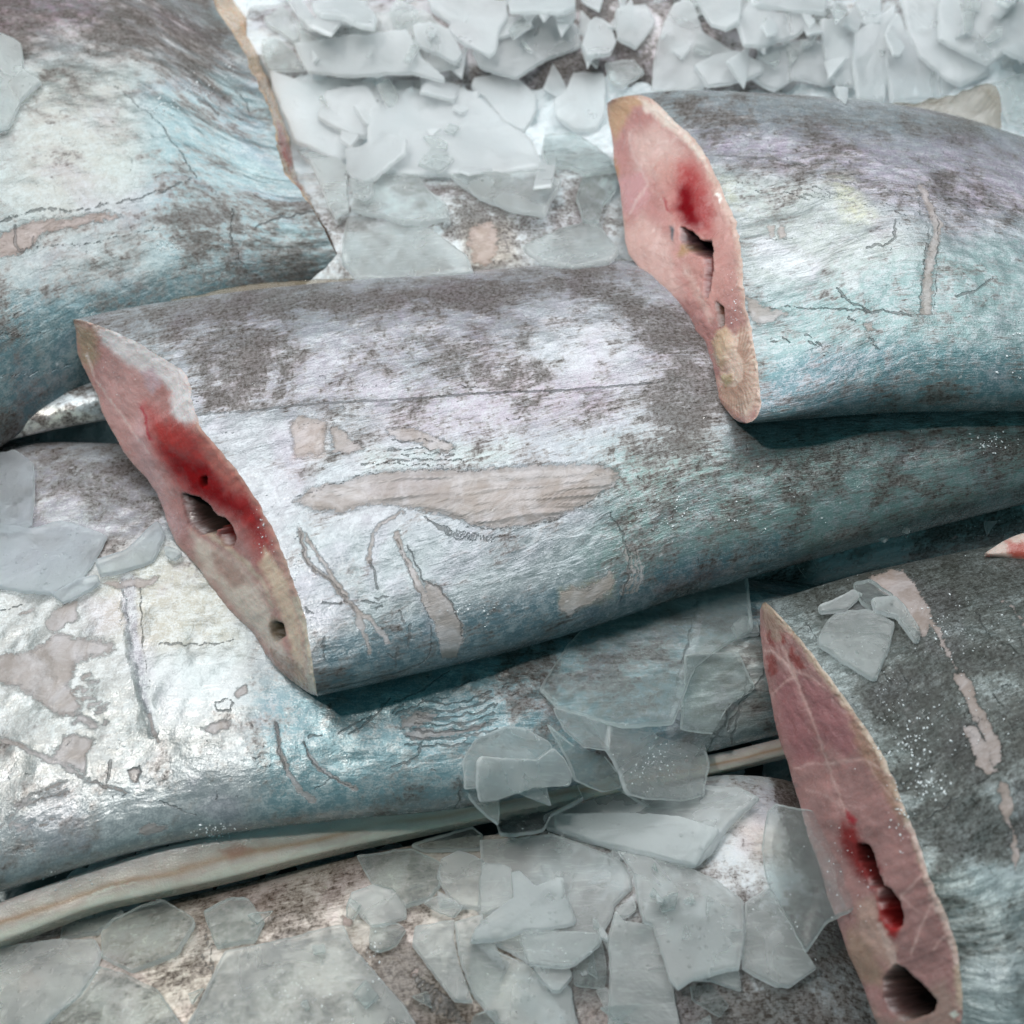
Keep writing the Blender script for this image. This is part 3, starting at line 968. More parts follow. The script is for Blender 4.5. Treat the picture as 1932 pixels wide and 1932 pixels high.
fish('fish_piece', 'broad grey silver fish in the upper left corner with its cut end turned away', [(385, -110, .030), (200, -120, .034), (-260, -100, .040)],
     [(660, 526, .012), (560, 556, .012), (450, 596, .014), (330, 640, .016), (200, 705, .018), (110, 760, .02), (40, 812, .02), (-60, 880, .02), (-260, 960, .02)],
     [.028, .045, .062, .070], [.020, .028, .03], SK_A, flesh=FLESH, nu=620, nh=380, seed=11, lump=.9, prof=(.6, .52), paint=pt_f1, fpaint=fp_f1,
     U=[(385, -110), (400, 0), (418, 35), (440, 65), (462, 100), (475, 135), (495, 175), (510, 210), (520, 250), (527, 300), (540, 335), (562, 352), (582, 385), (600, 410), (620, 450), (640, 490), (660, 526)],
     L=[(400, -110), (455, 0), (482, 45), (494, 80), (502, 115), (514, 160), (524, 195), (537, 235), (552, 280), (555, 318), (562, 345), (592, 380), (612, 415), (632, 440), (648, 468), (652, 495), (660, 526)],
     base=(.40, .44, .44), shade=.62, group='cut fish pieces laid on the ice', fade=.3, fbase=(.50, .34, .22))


# ------------------------------------------------------------------ the long fish in the middle
def pt_f2(c):
    c.tint([(330, 560), (1300, 480), (1400, 760), (360, 780)], (.58, .54, .60), 50, .9)
    c.tint([(380, 780), (760, 760), (760, 1000), (560, 1100), (600, 1200), (560, 1180), (470, 960)], (.60, .60, .63), 30)
    c.tint([(560, 1000), (1150, 1000), (1150, 1100), (600, 1220)], (.54, .60, .61), 40, .9)
    c.tint([(1150, 850), (2000, 760), (2000, 960), (1250, 1130), (1100, 1130)], (.33, .50, .46), 60, .85)  # right end coloured with its teal shade
    c.tint([(600, 1210), (1100, 1100), (1500, 1000), (1500, 1060), (1100, 1200), (600, 1310)], (.18, .32, .38), 24, .8)  # shading of the belly curve laid into the colour
    c.tint([(1020, 540), (1200, 540), (1220, 620), (1040, 640)], (.86, .84, .90), 40, .7)
    c.tint([(980, 620), (1140, 610), (1200, 690), (1000, 720)], (.80, .80, .84), 40, .7)
    c.tint([(660, 740), (1160, 700), (1180, 800), (760, 830)], (.72, .58, .68), 30, .45)
    c.tint([(680, 850), (860, 840), (980, 830), (960, 875), (690, 890)], (.70, .78, .76), 16, .8)
    d = c.dark
    d([(150, 600), (340, 560), (700, 545), (1160, 500), (1160, 560), (700, 590), (340, 620)], .80, 26)
    d([(330, 600), (520, 620), (560, 700), (420, 720), (330, 660)], .78, 36)
    d([(380, 740), (540, 730), (560, 770), (380, 780)], .72, 14)
    d([(1130, 560), (1320, 560), (1400, 780), (1280, 860), (1200, 760), (1220, 640)], .88, 36)
    d([(820, 640), (1000, 650), (1060, 720), (860, 720)], .70, 30)
    d([(380, 785), (560, 790), (560, 1180), (480, 960)], .30, 20)
    d([(560, 1000), (1150, 1000), (1150, 1150), (600, 1240)], .33, 30)
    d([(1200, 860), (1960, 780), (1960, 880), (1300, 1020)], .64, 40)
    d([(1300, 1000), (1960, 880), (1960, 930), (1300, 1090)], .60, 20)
    f = c.field
    # big flayed strip
    big = [(558, 948), (585, 922), (640, 912), (695, 895), (800, 886), (900, 889), (960, 880), (1060, 878), (1120, 876), (1168, 890), (1160, 915), (1130, 930), (1110, 948), (1060, 972), (1000, 988), (940, 996), (890, 990), (850, 974), (800, 962), (750, 952), (700, 950), (640, 966), (590, 960)]
    f('T', big, 1, 5, ragged=.4)
    c.tint([(850, 905), (960, 900), (1100, 900), (1120, 940), (1000, 975), (900, 970)], (.62, .53, .47), 22, .9)
    c.tint([(700, 905), (820, 895), (850, 930), (700, 935)], (.60, .52, .60), 18, .8)
    c.tint([(1030, 930), (1105, 930), (1060, 965), (1000, 985)], (.42, .26, .18), 14, .8)
    i, sd = c.mask(big, 6, ragged=.4)
    px, py = c.P[i, 0], c.P[i, 1]
    sk = py + .10 * px + 26 * fbm(px / 170, py / 60, 51, 3)
    rid = 1 - np.abs(2 * (vnoise(px / 190, sk / 17, 52) - .5)) * 1.0
    rid2 = 1 - np.abs(2 * (vnoise(px / 90, sk / 8, 53) - .5)) * 1.0
    m_ = smooth(-2, 12, sd)
    c.Hh[i] += m_ * (rid * 1.1 + rid2 * .3)
    lt = (m_ * smooth(.72, .98, rid) * .55)[:, None]
    c.col[i] = c.col[i] * (1 - lt) + np.array([1.0, .96, .92]) * lt
    f('X', chaikin([(560, 938), (640, 908), (700, 893), (820, 884), (905, 891)], 2), .8, 1.5, 'line', (1.2, .8))
    f('X', chaikin([(880, 992), (940, 1000), (1000, 994), (1060, 980), (1110, 948), (1160, 910)], 2), .7, 1.5, 'line', (1.6, 1))
    f('X', chaikin([(1120, 896), (1150, 890), (1165, 905), (1140, 925), (1110, 930)], 2), .6, 2, 'line', (1.5, 1))
    # folds right under it
    for k in range(4):
        f('X', chaikin([(800 + k * 8, 976 + k * 5), (850, 1000 + k * 5), (900, 1006 + k * 4), (945 - k * 6, 1012 + k * 3)], 2), .75, 2, 'line', (2.2, .8))
    # squared pink patches
    f('T', [(550, 800), (562, 782), (600, 788), (616, 800), (614, 850), (560, 866), (552, 845)], .85, 4, ragged=.7)
    f('T', [(628, 800), (655, 818), (684, 848), (660, 862), (625, 852)], .85, 4)
    f('T', [(728, 812), (785, 806), (815, 822), (850, 835), (862, 850), (825, 853), (790, 838), (735, 824)], .85, 3)
    c.tint([(552, 800), (616, 795), (614, 860), (556, 866)], (.82, .64, .58), 10, .8)
    for (a, b, y) in ((730, 860, 848), (740, 850, 832), (740, 880, 868), (680, 840, 876), (760, 860, 858)):
        f('X', [(a, y), ((a + b) / 2, y - 2), (b, y + 2)], .85, 1.2, 'line', (1.4, 1))
    # streaks
    f('T', chaikin([(566, 998), (576, 1050), (592, 1076), (620, 1090), (645, 1121), (668, 1151), (700, 1172), (722, 1196), (730, 1212)], 2), 1, 2, 'line', (3.0, 5.5))
    f('T', chaikin([(578, 1010), (600, 1045), (623, 1085), (640, 1110)], 2), 1, 2, 'line', (2, 4.5))
    f('T', chaikin([(672, 1160), (688, 1195), (697, 1233)], 2), 1, 2, 'line', (5, 3.5))
    f('X', chaikin([(566, 1002), (574, 1048), (592, 1078), (625, 1095), (645, 1123), (668, 1152)], 2), .8, 1.5, 'line', (1.4, 2.4))
    f('T', chaikin([(745, 1005), (762, 1050), (786, 1090), (802, 1135), (828, 1176), (846, 1212)], 2), 1, 2, 'line', (4, 9))
    f('T', [(800, 1095), (824, 1102), (845, 1126), (858, 1150), (872, 1180), (874, 1206), (864, 1240), (835, 1242), (826, 1200), (816, 1158)], 1, 3, ragged=.6)
    f('X', chaikin([(772, 1030), (785, 1062), (800, 1100), (830, 1108), (852, 1140), (868, 1172), (872, 1200)], 2), .8, 1.8, 'line', (1.5, 2.2))
    f('X', chaikin([(748, 1018), (770, 1072), (790, 1112), (800, 1146), (812, 1170)], 2), .7, 1.5, 'line', (1.2, 1.4))
    f('T', chaikin([(760, 966), (730, 980), (708, 1003), (697, 1030), (697, 1062)], 2), 1, 2, 'line', (3, 3.4))
    f('X', chaikin([(697, 1062), (706, 1084), (711, 1110)], 1), .9, 1.8, 'line', (2, 3))
    for (p, wd) in (([(608, 1136), (645, 1138)], 2.2), ([(683, 1135), (723, 1137)], 2.2), ([(755, 1151), (765, 1176)], 2.4), ([(775, 1178), (774, 1200), (771, 1226)], 3.0),
                    ([(749, 1226), (745, 1258)], 3.6), ([(732, 1236), (745, 1244)], 2.4), ([(608, 1202), (612, 1248)], 1.8), ([(576, 1150), (594, 1161)], 2.2), ([(706, 1127), (735, 1127)], 1.2), ([(712, 1149), (720, 1145)], 2)):
        f('X', p, 1, 1.4, 'line', (wd, .9))
    f('X', chaikin([(604, 1080), (650, 1060), (690, 1064), (712, 1072)], 2), .6, 1, 'line', (.6, .5))
    # lateral line
    f('X', chaikin([(372, 782), (483, 774), (560, 764), (660, 757), (760, 754), (830, 747), (910, 742), (1000, 739), (1100, 734), (1230, 722)], 2), 1, 1.2, 'line', (1.7, 1.2), ragged=.3)
    # belly seam
    f('X', chaikin([(620, 1300), (700, 1282), (770, 1262), (812, 1243), (815, 1200), (813, 1180)], 2), .9, 1.2, 'line', (1.0, .8), ragged=.3)
    # tan flayed patch further right and ring of scars
    f('T', [(1056, 1150), (1060, 1118), (1085, 1108), (1108, 1112), (1130, 1096), (1150, 1078), (1160, 1096), (1152, 1112), (1130, 1128), (1108, 1140), (1090, 1150), (1075, 1160)], 1, 4)
    c.tint([(1056, 1110), (1160, 1080), (1160, 1130), (1060, 1160)], (.78, .70, .54), 10, .8)
    for k in range(4):
        f('T', chaikin([(1178 + k * 7, 1030), (1186 + k * 8, 1060), (1188 + k * 7, 1090), (1176 + k * 9, 1118)], 2), .9, 2, 'line', (1.5, 3.5))
    f('X', chaikin([(1150, 966), (1166, 990), (1180, 1020), (1190, 1060), (1184, 1100), (1175, 1130)], 2), .9, 1.8, 'line', (1.2, 2.6))
    # shreds of grain near the back
    rr = random.Random(8)
    for k in range(260):
        x0 = rr.uniform(340, 1350)
        y0 = rr.uniform(600, 860) - (x0 - 340) * .06
        L_ = rr.uniform(10, 70)
        f('X', [(x0, y0), (x0 + L_ * .5, y0 - rr.uniform(-3, 5)), (x0 + L_, y0 + rr.uniform(-6, 5))], rr.uniform(.40, .80), 1.3, 'line', (rr.uniform(.5, 1.5), .3))
    for k in range(200):
        x0 = rr.uniform(1180, 1930)
        y0 = rr.uniform(840, 1080) - (x0 - 1180) * .17
        an = rr.uniform(0, 3.1)
        L_ = rr.uniform(5, 26)
        f('X', [(x0, y0), (x0 + L_ * math.cos(an), y0 + L_ * math.sin(an))], rr.uniform(.45, .80), 1.2, 'line', (rr.uniform(.5, 1.5), .4))


def fp_f2(c):
    t = c.tint
    t([(180, 690), (225, 650), (290, 700), (290, 800), (330, 900), (310, 960), (240, 870), (195, 790)], (.66, .42, .40), 22)
    t([(268, 770), (285, 830), (300, 900), (320, 960), (350, 990), (330, 1020), (270, 900), (250, 830)], (.70, .48, .48), 14, .8)
    t([(275, 765), (300, 790), (345, 800), (385, 830), (420, 880), (470, 935), (490, 975), (515, 1030), (500, 1060), (460, 1000), (420, 960), (370, 940), (320, 890), (292, 850)], (.52, .07, .06), 24, 1)
    t([(305, 845), (350, 862), (395, 878), (425, 930), (470, 950), (484, 985), (450, 975), (400, 950), (350, 920), (325, 880)], (.30, .008, .014), 20, 1)
    t([(455, 920), (485, 965), (500, 1020), (480, 1010), (455, 960)], (.42, .03, .03), 8, .8)
    t([(375, 830), (415, 850), (440, 890), (460, 930), (430, 920), (395, 880)], (.62, .24, .20), 10, .8)
    # pale ragged upper rim
    t([(178, 615), (240, 628), (300, 668), (352, 700), (362, 750), (372, 790), (350, 802), (325, 782), (322, 740), (290, 708), (240, 690), (195, 650)], (.82, .76, .76), 9)
    t([(136, 605), (180, 620), (185, 670), (170, 700), (150, 680)], (.50, .38, .27), 12, .9)
    t([(265, 700), (290, 690), (305, 725), (285, 745)], (.66, .52, .56), 6, .7)
    t([(270, 770), (278, 800), (285, 830)], (.55, .03, .06), 3, .9, 'line', (1.5, 2.5))
    # membranes
    t([(160, 665), (180, 715), (205, 750), (235, 790), (262, 830), (280, 855)], (.80, .66, .62), 2.5, .8, 'line', (2, 1.2))
    t([(280, 855), (300, 900), (330, 935)], (.70, .50, .50), 2.5, .6, 'line', (1.5, 1))
    t([(225, 700), (245, 760), (275, 800)], (.66, .42, .40), 2.5, .5, 'line', (1.5, 1))
    # lower belly wall
    t([(360, 1000), (400, 1030), (450, 1060), (490, 1110), (520, 1170), (560, 1290), (520, 1240), (470, 1180), (420, 1120), (370, 1060)], (.86, .74, .66), 14, .95)
    t([(400, 1040), (440, 1060), (470, 1100), (440, 1110), (405, 1075)], (.45, .27, .23), 10, .7)
    t([(385, 1000), (440, 1040), (490, 1090), (515, 1140)], (.74, .64, .52), 5, .8, 'line', (6, 4))
    t([(500, 1030), (540, 1090), (560, 1150), (575, 1230), (585, 1300), (560, 1290), (545, 1200), (520, 1130), (490, 1070)], (.84, .68, .54), 8, .9)
    t([(560, 1130), (580, 1200), (592, 1300)], (.74, .66, .55), 4, .9, 'line', (6, 8))
    for k in range(7):
        t([(510 + k * 10, 1225 + k * 6), (520 + k * 10, 1245 + k * 7), (532 + k * 8, 1275 + k * 4)], (.36, .19, .11), 3, .7, 'line', (3, 1.5))
    t([(512, 1165), (530, 1170), (536, 1195), (524, 1212), (510, 1200)], (.30, .20, .13), 7, .9)
    # cavities run back into the body
    def hole(pts, depth, soft, rgb):
        i, sd = c.mask(pts, soft, ragged=.5)
        m = smooth(-soft, soft * 1.2, sd)
        c.depth[i] = np.maximum(c.depth[i], m * depth)
        mc = smooth(-soft * 1.6, 0, sd)
        c.col[i] = c.col[i] * (1 - mc)[:, None] + np.array(rgb) * mc[:, None]
    hole([(345, 935), (372, 940), (392, 958), (412, 985), (402, 1004), (380, 1004), (358, 985)], .024, 5, (.05, .035, .03))
    hole([(410, 978), (424, 982), (434, 996), (442, 1014), (438, 1030), (424, 1028), (414, 1008)], .020, 4, (.16, .015, .012))
    hole([(378, 902), (388, 900), (390, 912), (382, 916)], .006, 3, (.08, .01, .01))
    hole([(516, 1178), (530, 1178), (534, 1198), (520, 1206)], .012, 6, (.12, .085, .05))


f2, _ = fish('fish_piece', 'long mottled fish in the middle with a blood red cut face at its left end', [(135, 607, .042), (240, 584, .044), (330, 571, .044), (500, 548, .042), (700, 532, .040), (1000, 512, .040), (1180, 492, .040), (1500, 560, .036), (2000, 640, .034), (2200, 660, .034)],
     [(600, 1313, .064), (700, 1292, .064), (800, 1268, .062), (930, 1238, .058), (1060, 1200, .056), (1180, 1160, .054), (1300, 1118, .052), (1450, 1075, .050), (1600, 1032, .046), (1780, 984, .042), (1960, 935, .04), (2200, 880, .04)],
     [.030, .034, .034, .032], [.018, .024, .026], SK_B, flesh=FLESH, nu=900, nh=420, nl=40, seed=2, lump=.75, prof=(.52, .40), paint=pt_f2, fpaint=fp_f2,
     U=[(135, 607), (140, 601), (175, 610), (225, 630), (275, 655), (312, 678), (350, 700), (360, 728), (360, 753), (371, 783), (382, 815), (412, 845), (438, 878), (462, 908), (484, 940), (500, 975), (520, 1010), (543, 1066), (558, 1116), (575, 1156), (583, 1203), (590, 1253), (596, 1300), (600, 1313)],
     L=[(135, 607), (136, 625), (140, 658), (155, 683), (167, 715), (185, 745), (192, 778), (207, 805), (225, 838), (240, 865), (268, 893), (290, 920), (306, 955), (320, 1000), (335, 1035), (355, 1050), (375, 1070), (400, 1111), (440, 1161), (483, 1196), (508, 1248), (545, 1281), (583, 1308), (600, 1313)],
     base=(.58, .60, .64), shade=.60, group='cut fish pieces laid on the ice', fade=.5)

FINM = N('fin_membrane')
fv = FINM.attr('st', 'Vector')
ft = FINM.t.nodes.new('ShaderNodeTexCoord').outputs['Object']
FINM = FINM.out(FINM.node('ShaderNodeBsdfPrincipled', Base_Color=FINM.mix(FINM.noise(ft, 180, 4), (.17, .12, .07), (.32, .25, .16)), Roughness=.3, Alpha=.42,
                          Normal=FINM.bump(FINM.mul(FINM.noise(FINM.scale(ft, (900, 120, 100), .4), 1, 3), .0006), 1.0), Coat_Weight=.4))
fin(f2, [((330, 574), (322, 566)), ((450, 556), (440, 540)), ((520, 548), (520, 530)), ((600, 540), (596, 528)), ((720, 534), (740, 522)), ((800, 530), (812, 508)), ((900, 521), (908, 515)), ((1060, 510), (1064, 503)), ((1180, 494), (1180, 486))], .040, FINM)


# ------------------------------------------------------------------ the right-hand fish on top
def pt_f3(c):
    c.tint([(1230, 180), (1960, 200), (1960, 300), (1340, 240)], (.44, .46, .50), 24, .9)
    c.tint([(1300, 240), (1960, 280), (1960, 430), (1500, 360), (1320, 300)], (.68, .58, .70), 30, .85)
    c.tint([(1360, 320), (1560, 330), (1760, 480), (1600, 560), (1420, 540)], (.74, .78, .74), 40, .9)
    c.tint([(1560, 330), (1600, 330), (1650, 410), (1600, 420)], (.86, .84, .60), 18, .8)
    c.tint([(1350, 320), (1380, 340), (1400, 400), (1370, 380)], (.72, .70, .52), 14, .7)
    c.tint([(1420, 560), (1960, 420), (1960, 700), (1440, 700)], (.44, .64, .63), 50, .85)  # painted teal shading of the lower flank
    c.tint([(1430, 680), (1700, 640), (1960, 660), (1960, 800), (1430, 800)], (.20, .40, .44), 26, .85)  # shaded underside, darkened by tint
    c.tint([(1408, 450), (1450, 448), (1500, 480), (1545, 500), (1540, 530), (1480, 524), (1430, 500)], (.94, .97, .98), 6, 1)
    c.tint([(1590, 505), (1620, 515), (1622, 550), (1595, 545)], (.88, .92, .92), 5, .9)
    d = c.dark
    d([(1230, 180), (1960, 200), (1960, 300), (1300, 250)], .56, 24)
    d([(1270, 190), (1440, 220), (1440, 250), (1290, 230)], .78, 14)
    d([(1450, 310), (1700, 330), (1960, 380), (1960, 420), (1600, 360)], .70, 22)
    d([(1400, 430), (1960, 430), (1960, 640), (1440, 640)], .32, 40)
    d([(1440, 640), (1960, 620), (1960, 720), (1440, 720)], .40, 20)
    f = c.field
    f('T', [(1403, 556), (1430, 566), (1450, 580), (1495, 590), (1440, 612), (1418, 604)], .85, 4)
    f('T', chaikin([(1738, 352), (1748, 380), (1762, 410), (1772, 430), (1762, 465), (1752, 500), (1750, 545), (1748, 588)], 2), 1, 3, 'line', (6, 9))
    f('X', chaikin([(1730, 370), (1740, 400), (1756, 430), (1742, 500), (1738, 585)], 2), .7, 1.4, 'line', (1, 1))
    f('X', chaikin([(1762, 395), (1774, 440), (1766, 480), (1768, 520), (1762, 586)], 2), .7, 1.4, 'line', (1.6, 1))
    f('X', chaikin([(1636, 470), (1660, 462), (1682, 458), (1688, 440), (1690, 412)], 2), 1, 1.4, 'line', (2.2, 1.4))
    f('X', chaikin([(1690, 418), (1710, 428), (1730, 434)], 1), .7, 1.2, 'line', (1, .6))
    f('X', chaikin([(1800, 556), (1840, 553), (1860, 535), (1874, 524)], 2), .95, 1.3, 'line', (1.4, 2.4))
    f('X', chaikin([(1450, 580), (1500, 578), (1560, 583), (1640, 588), (1720, 592)], 2), .9, 1.2, 'line', (1, 1.6))
    f('X', chaikin([(1580, 545), (1600, 570), (1640, 586), (1700, 590)], 2), .9, 1.4, 'line', (2, 1.4))
    f('X', chaikin([(1330, 293), (1400, 294), (1460, 300), (1520, 311)], 2), 1, 1.3, 'line', (1.2, 2.2), ragged=.4)
    f('T', [(1446, 428), (1460, 425), (1462, 445), (1450, 450)], 1, 2)
    f('T', [(1470, 425), (1478, 425), (1484, 450), (1470, 450)], 1, 2)
    f('X', [(1440, 452), (1494, 452)], .8, 1.2, 'line', (1.2, .8))
    f('T', [(1628, 610), (1645, 608), (1654, 622), (1636, 622)], 1, 2)
    for (x0, y0) in ((1520, 630), (1528, 645), (1640, 640), (1650, 652), (1600, 600), (1455, 640), (1540, 645), (1480, 640)):
        f('X', [(x0, y0), (x0 + 12, y0 + 6)], .9, 1.5, 'line', (2, 1))
    rr = random.Random(13)
    for k in range(260):
        x0 = rr.uniform(1290, 1950)
        y0 = 215 + (x0 - 1290) * .12 + rr.uniform(0, 140)
        L_ = rr.uniform(12, 60)
        sl = .12 + (x0 - 1290) / 660 * .35
        f('X', [(x0, y0), (x0 + L_, y0 + L_ * sl)], rr.uniform(.45, .80), 1.5, 'line', (rr.uniform(.5, 1.8), .4))
    for k in range(60):
        x0 = rr.uniform(1420, 1950); y0 = rr.uniform(420, 740)
        f('X', [(x0, y0), (x0 + rr.uniform(-6, 10), y0 + rr.uniform(-8, 14))], rr.uniform(.45, .7), 1.2, 'line', (rr.uniform(.4, 1.2), .3))
    for k in range(10):
        y0 = 330 + k * 7
        c.tint(chaikin([(1540 + k * 30, y0), (1640 + k * 30, y0 + 30), (1760 + k * 30, y0 + 90)], 2), (.88, .82, .92), 3, .6, 'line', (3, 2))


def fp_f3(c):
    t = c.tint
    t([(1190, 250), (1250, 230), (1290, 290), (1250, 340), (1200, 330)], (.72, .52, .48), 20)
    t([(1165, 340), (1215, 320), (1225, 370), (1200, 410), (1175, 400)], (.64, .38, .38), 12)
    t([(1170, 450), (1210, 400), (1270, 450), (1290, 560), (1240, 560), (1190, 500)], (.70, .48, .44), 16)
    t([(1230, 300), (1340, 300), (1375, 420), (1380, 540), (1350, 600), (1300, 560), (1260, 420)], (.66, .38, .34), 26, .8)
    t([(1288, 310), (1312, 312), (1330, 350), (1345, 400), (1340, 440), (1300, 430), (1272, 400), (1275, 350)], (.46, .05, .05), 22, .95)
    t([(1282, 355), (1300, 350), (1310, 390), (1318, 425), (1296, 425), (1280, 400)], (.24, .005, .015), 13, .95)
    t([(1252, 375), (1258, 380), (1262, 400)], (.42, .03, .04), 4, .9, 'line', (2, 3))
    # tan back
    t([(1143, 195), (1170, 183), (1200, 180), (1225, 190), (1190, 205), (1180, 235), (1165, 262), (1150, 240)], (.62, .42, .28), 8, .95)
    t([(1156, 300), (1166, 300), (1168, 335), (1160, 335)], (.52, .30, .18), 4, .9)
    t([(1205, 182), (1240, 195), (1280, 235), (1320, 275), (1345, 330), (1330, 310), (1290, 262), (1250, 232), (1215, 205)], (.84, .73, .66), 7, .95)
    t([(1345, 330), (1365, 380), (1385, 410), (1400, 470), (1402, 540), (1418, 600), (1432, 690), (1436, 770)], (.72, .54, .47), 8, .8, 'line', (8, 8))
    # membranes between the muscles
    t([(1192, 245), (1190, 270), (1200, 300), (1216, 325), (1222, 345), (1205, 375), (1188, 405)], (.74, .56, .53), 3, .8, 'line', (2.2, 2))
    t([(1290, 250), (1265, 270), (1240, 300), (1228, 330)], (.72, .55, .50), 3, .6, 'line', (2, 1.2))
    t([(1220, 345), (1250, 380), (1270, 430)], (.68, .46, .42), 3, .6, 'line', (1.6, 1.2))
    for k in range(6):
        t([(1345 + k * 6, 370 + k * 14), (1355 + k * 5, 400 + k * 14), (1352 + k * 6, 430 + k * 14)], (.70, .44, .40), 2.5, .5, 'line', (1.6, 1))
    t([(1285, 465), (1300, 462), (1300, 480), (1280, 486)], (.52, .34, .20), 5, .9)
    t([(1262, 426), (1270, 430), (1270, 455), (1264, 450)], (.16, .18, .20), 3, .9)
    t([(1352, 365), (1358, 372), (1356, 384)], (.95, .90, .86), 1.5, .95, 'line', (2.5, 2))
    t([(1290, 500), (1320, 560), (1340, 600)], (.72, .52, .47), 5, .7, 'line', (5, 7))
    # roe and ribbed belly
    t([(1348, 626), (1368, 615), (1388, 640), (1384, 680), (1362, 700), (1346, 672)], (.66, .50, .36), 6, .95)
    t([(1380, 630), (1415, 615), (1428, 680), (1432, 760), (1410, 792), (1370, 765), (1352, 720), (1372, 690)], (.82, .66, .56), 10, .9)
    for k in range(26):
        a = -1.2 + k * .155
        cx, cy = 1385, 690 + k * .8
        x1, y1 = cx + 20 * math.cos(a), cy + 28 * math.sin(a)
        x2, y2 = cx + 40 * math.cos(a), cy + 85 * math.sin(a)
        t([(x1, y1), (x2, y2)], (.50, .30, .22), 2, .7, 'line', (2, 1.4), ragged=.3)
    t([(1362, 705), (1384, 706), (1386, 722), (1370, 730), (1362, 718)], (.58, .48, .32), 4, .95)
    def hole(pts, depth, soft, rgb):
        i, sd = c.mask(pts, soft, ragged=.5)
        m = smooth(-soft, soft * 1.2, sd)
        c.depth[i] = np.maximum(c.depth[i], m * depth)
        mc = smooth(-soft * 1.6, 0, sd)
        c.col[i] = c.col[i] * (1 - mc)[:, None] + np.array(rgb) * mc[:, None]
    hole([(1286, 432), (1306, 440), (1316, 456), (1338, 456), (1343, 474), (1332, 484), (1304, 474), (1288, 454)], .024, 4, (.025, .012, .02))
    hole([(1328, 470), (1342, 470), (1341, 505), (1336, 545), (1330, 560), (1332, 515)], .018, 4, (.22, .05, .045))
    hole([(1352, 572), (1362, 580), (1364, 610), (1356, 615)], .006, 4, (.22, .12, .09))
    i, sd = c.mask([(1350, 628), (1368, 618), (1386, 640), (1384, 676), (1362, 696), (1348, 670)], 6)
    c.depth[i] -= smooth(-8, 14, sd) * .002
    i, sd = c.mask([(1362, 705), (1384, 706), (1386, 722), (1370, 730)], 4)
    c.depth[i] -= smooth(-6, 10, sd) * .0016


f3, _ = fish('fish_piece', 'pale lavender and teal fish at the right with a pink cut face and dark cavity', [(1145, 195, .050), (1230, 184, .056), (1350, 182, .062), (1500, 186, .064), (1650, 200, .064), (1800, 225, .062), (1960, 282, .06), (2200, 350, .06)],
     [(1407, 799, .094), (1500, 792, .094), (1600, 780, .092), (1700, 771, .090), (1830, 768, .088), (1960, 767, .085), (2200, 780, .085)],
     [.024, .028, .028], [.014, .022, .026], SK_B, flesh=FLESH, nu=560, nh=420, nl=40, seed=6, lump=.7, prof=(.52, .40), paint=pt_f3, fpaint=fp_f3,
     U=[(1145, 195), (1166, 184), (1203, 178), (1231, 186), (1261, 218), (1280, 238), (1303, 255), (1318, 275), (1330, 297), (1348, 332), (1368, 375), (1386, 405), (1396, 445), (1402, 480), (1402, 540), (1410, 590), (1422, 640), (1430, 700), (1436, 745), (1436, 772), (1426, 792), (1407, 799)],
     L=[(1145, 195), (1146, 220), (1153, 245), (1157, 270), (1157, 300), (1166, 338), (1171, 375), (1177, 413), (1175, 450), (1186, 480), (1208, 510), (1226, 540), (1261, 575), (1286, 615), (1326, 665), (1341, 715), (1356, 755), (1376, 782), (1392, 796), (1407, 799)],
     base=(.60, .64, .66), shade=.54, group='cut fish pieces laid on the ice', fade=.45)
fin(f3, [((1500, 190), (1496, 182)), ((1600, 198), (1606, 190)), ((1690, 208), (1700, 198)), ((1760, 218), (1790, 182)), ((1830, 236), (1856, 156)), ((1868, 250), (1888, 166)), ((1882, 256), (1888, 236))], .064, FINM)


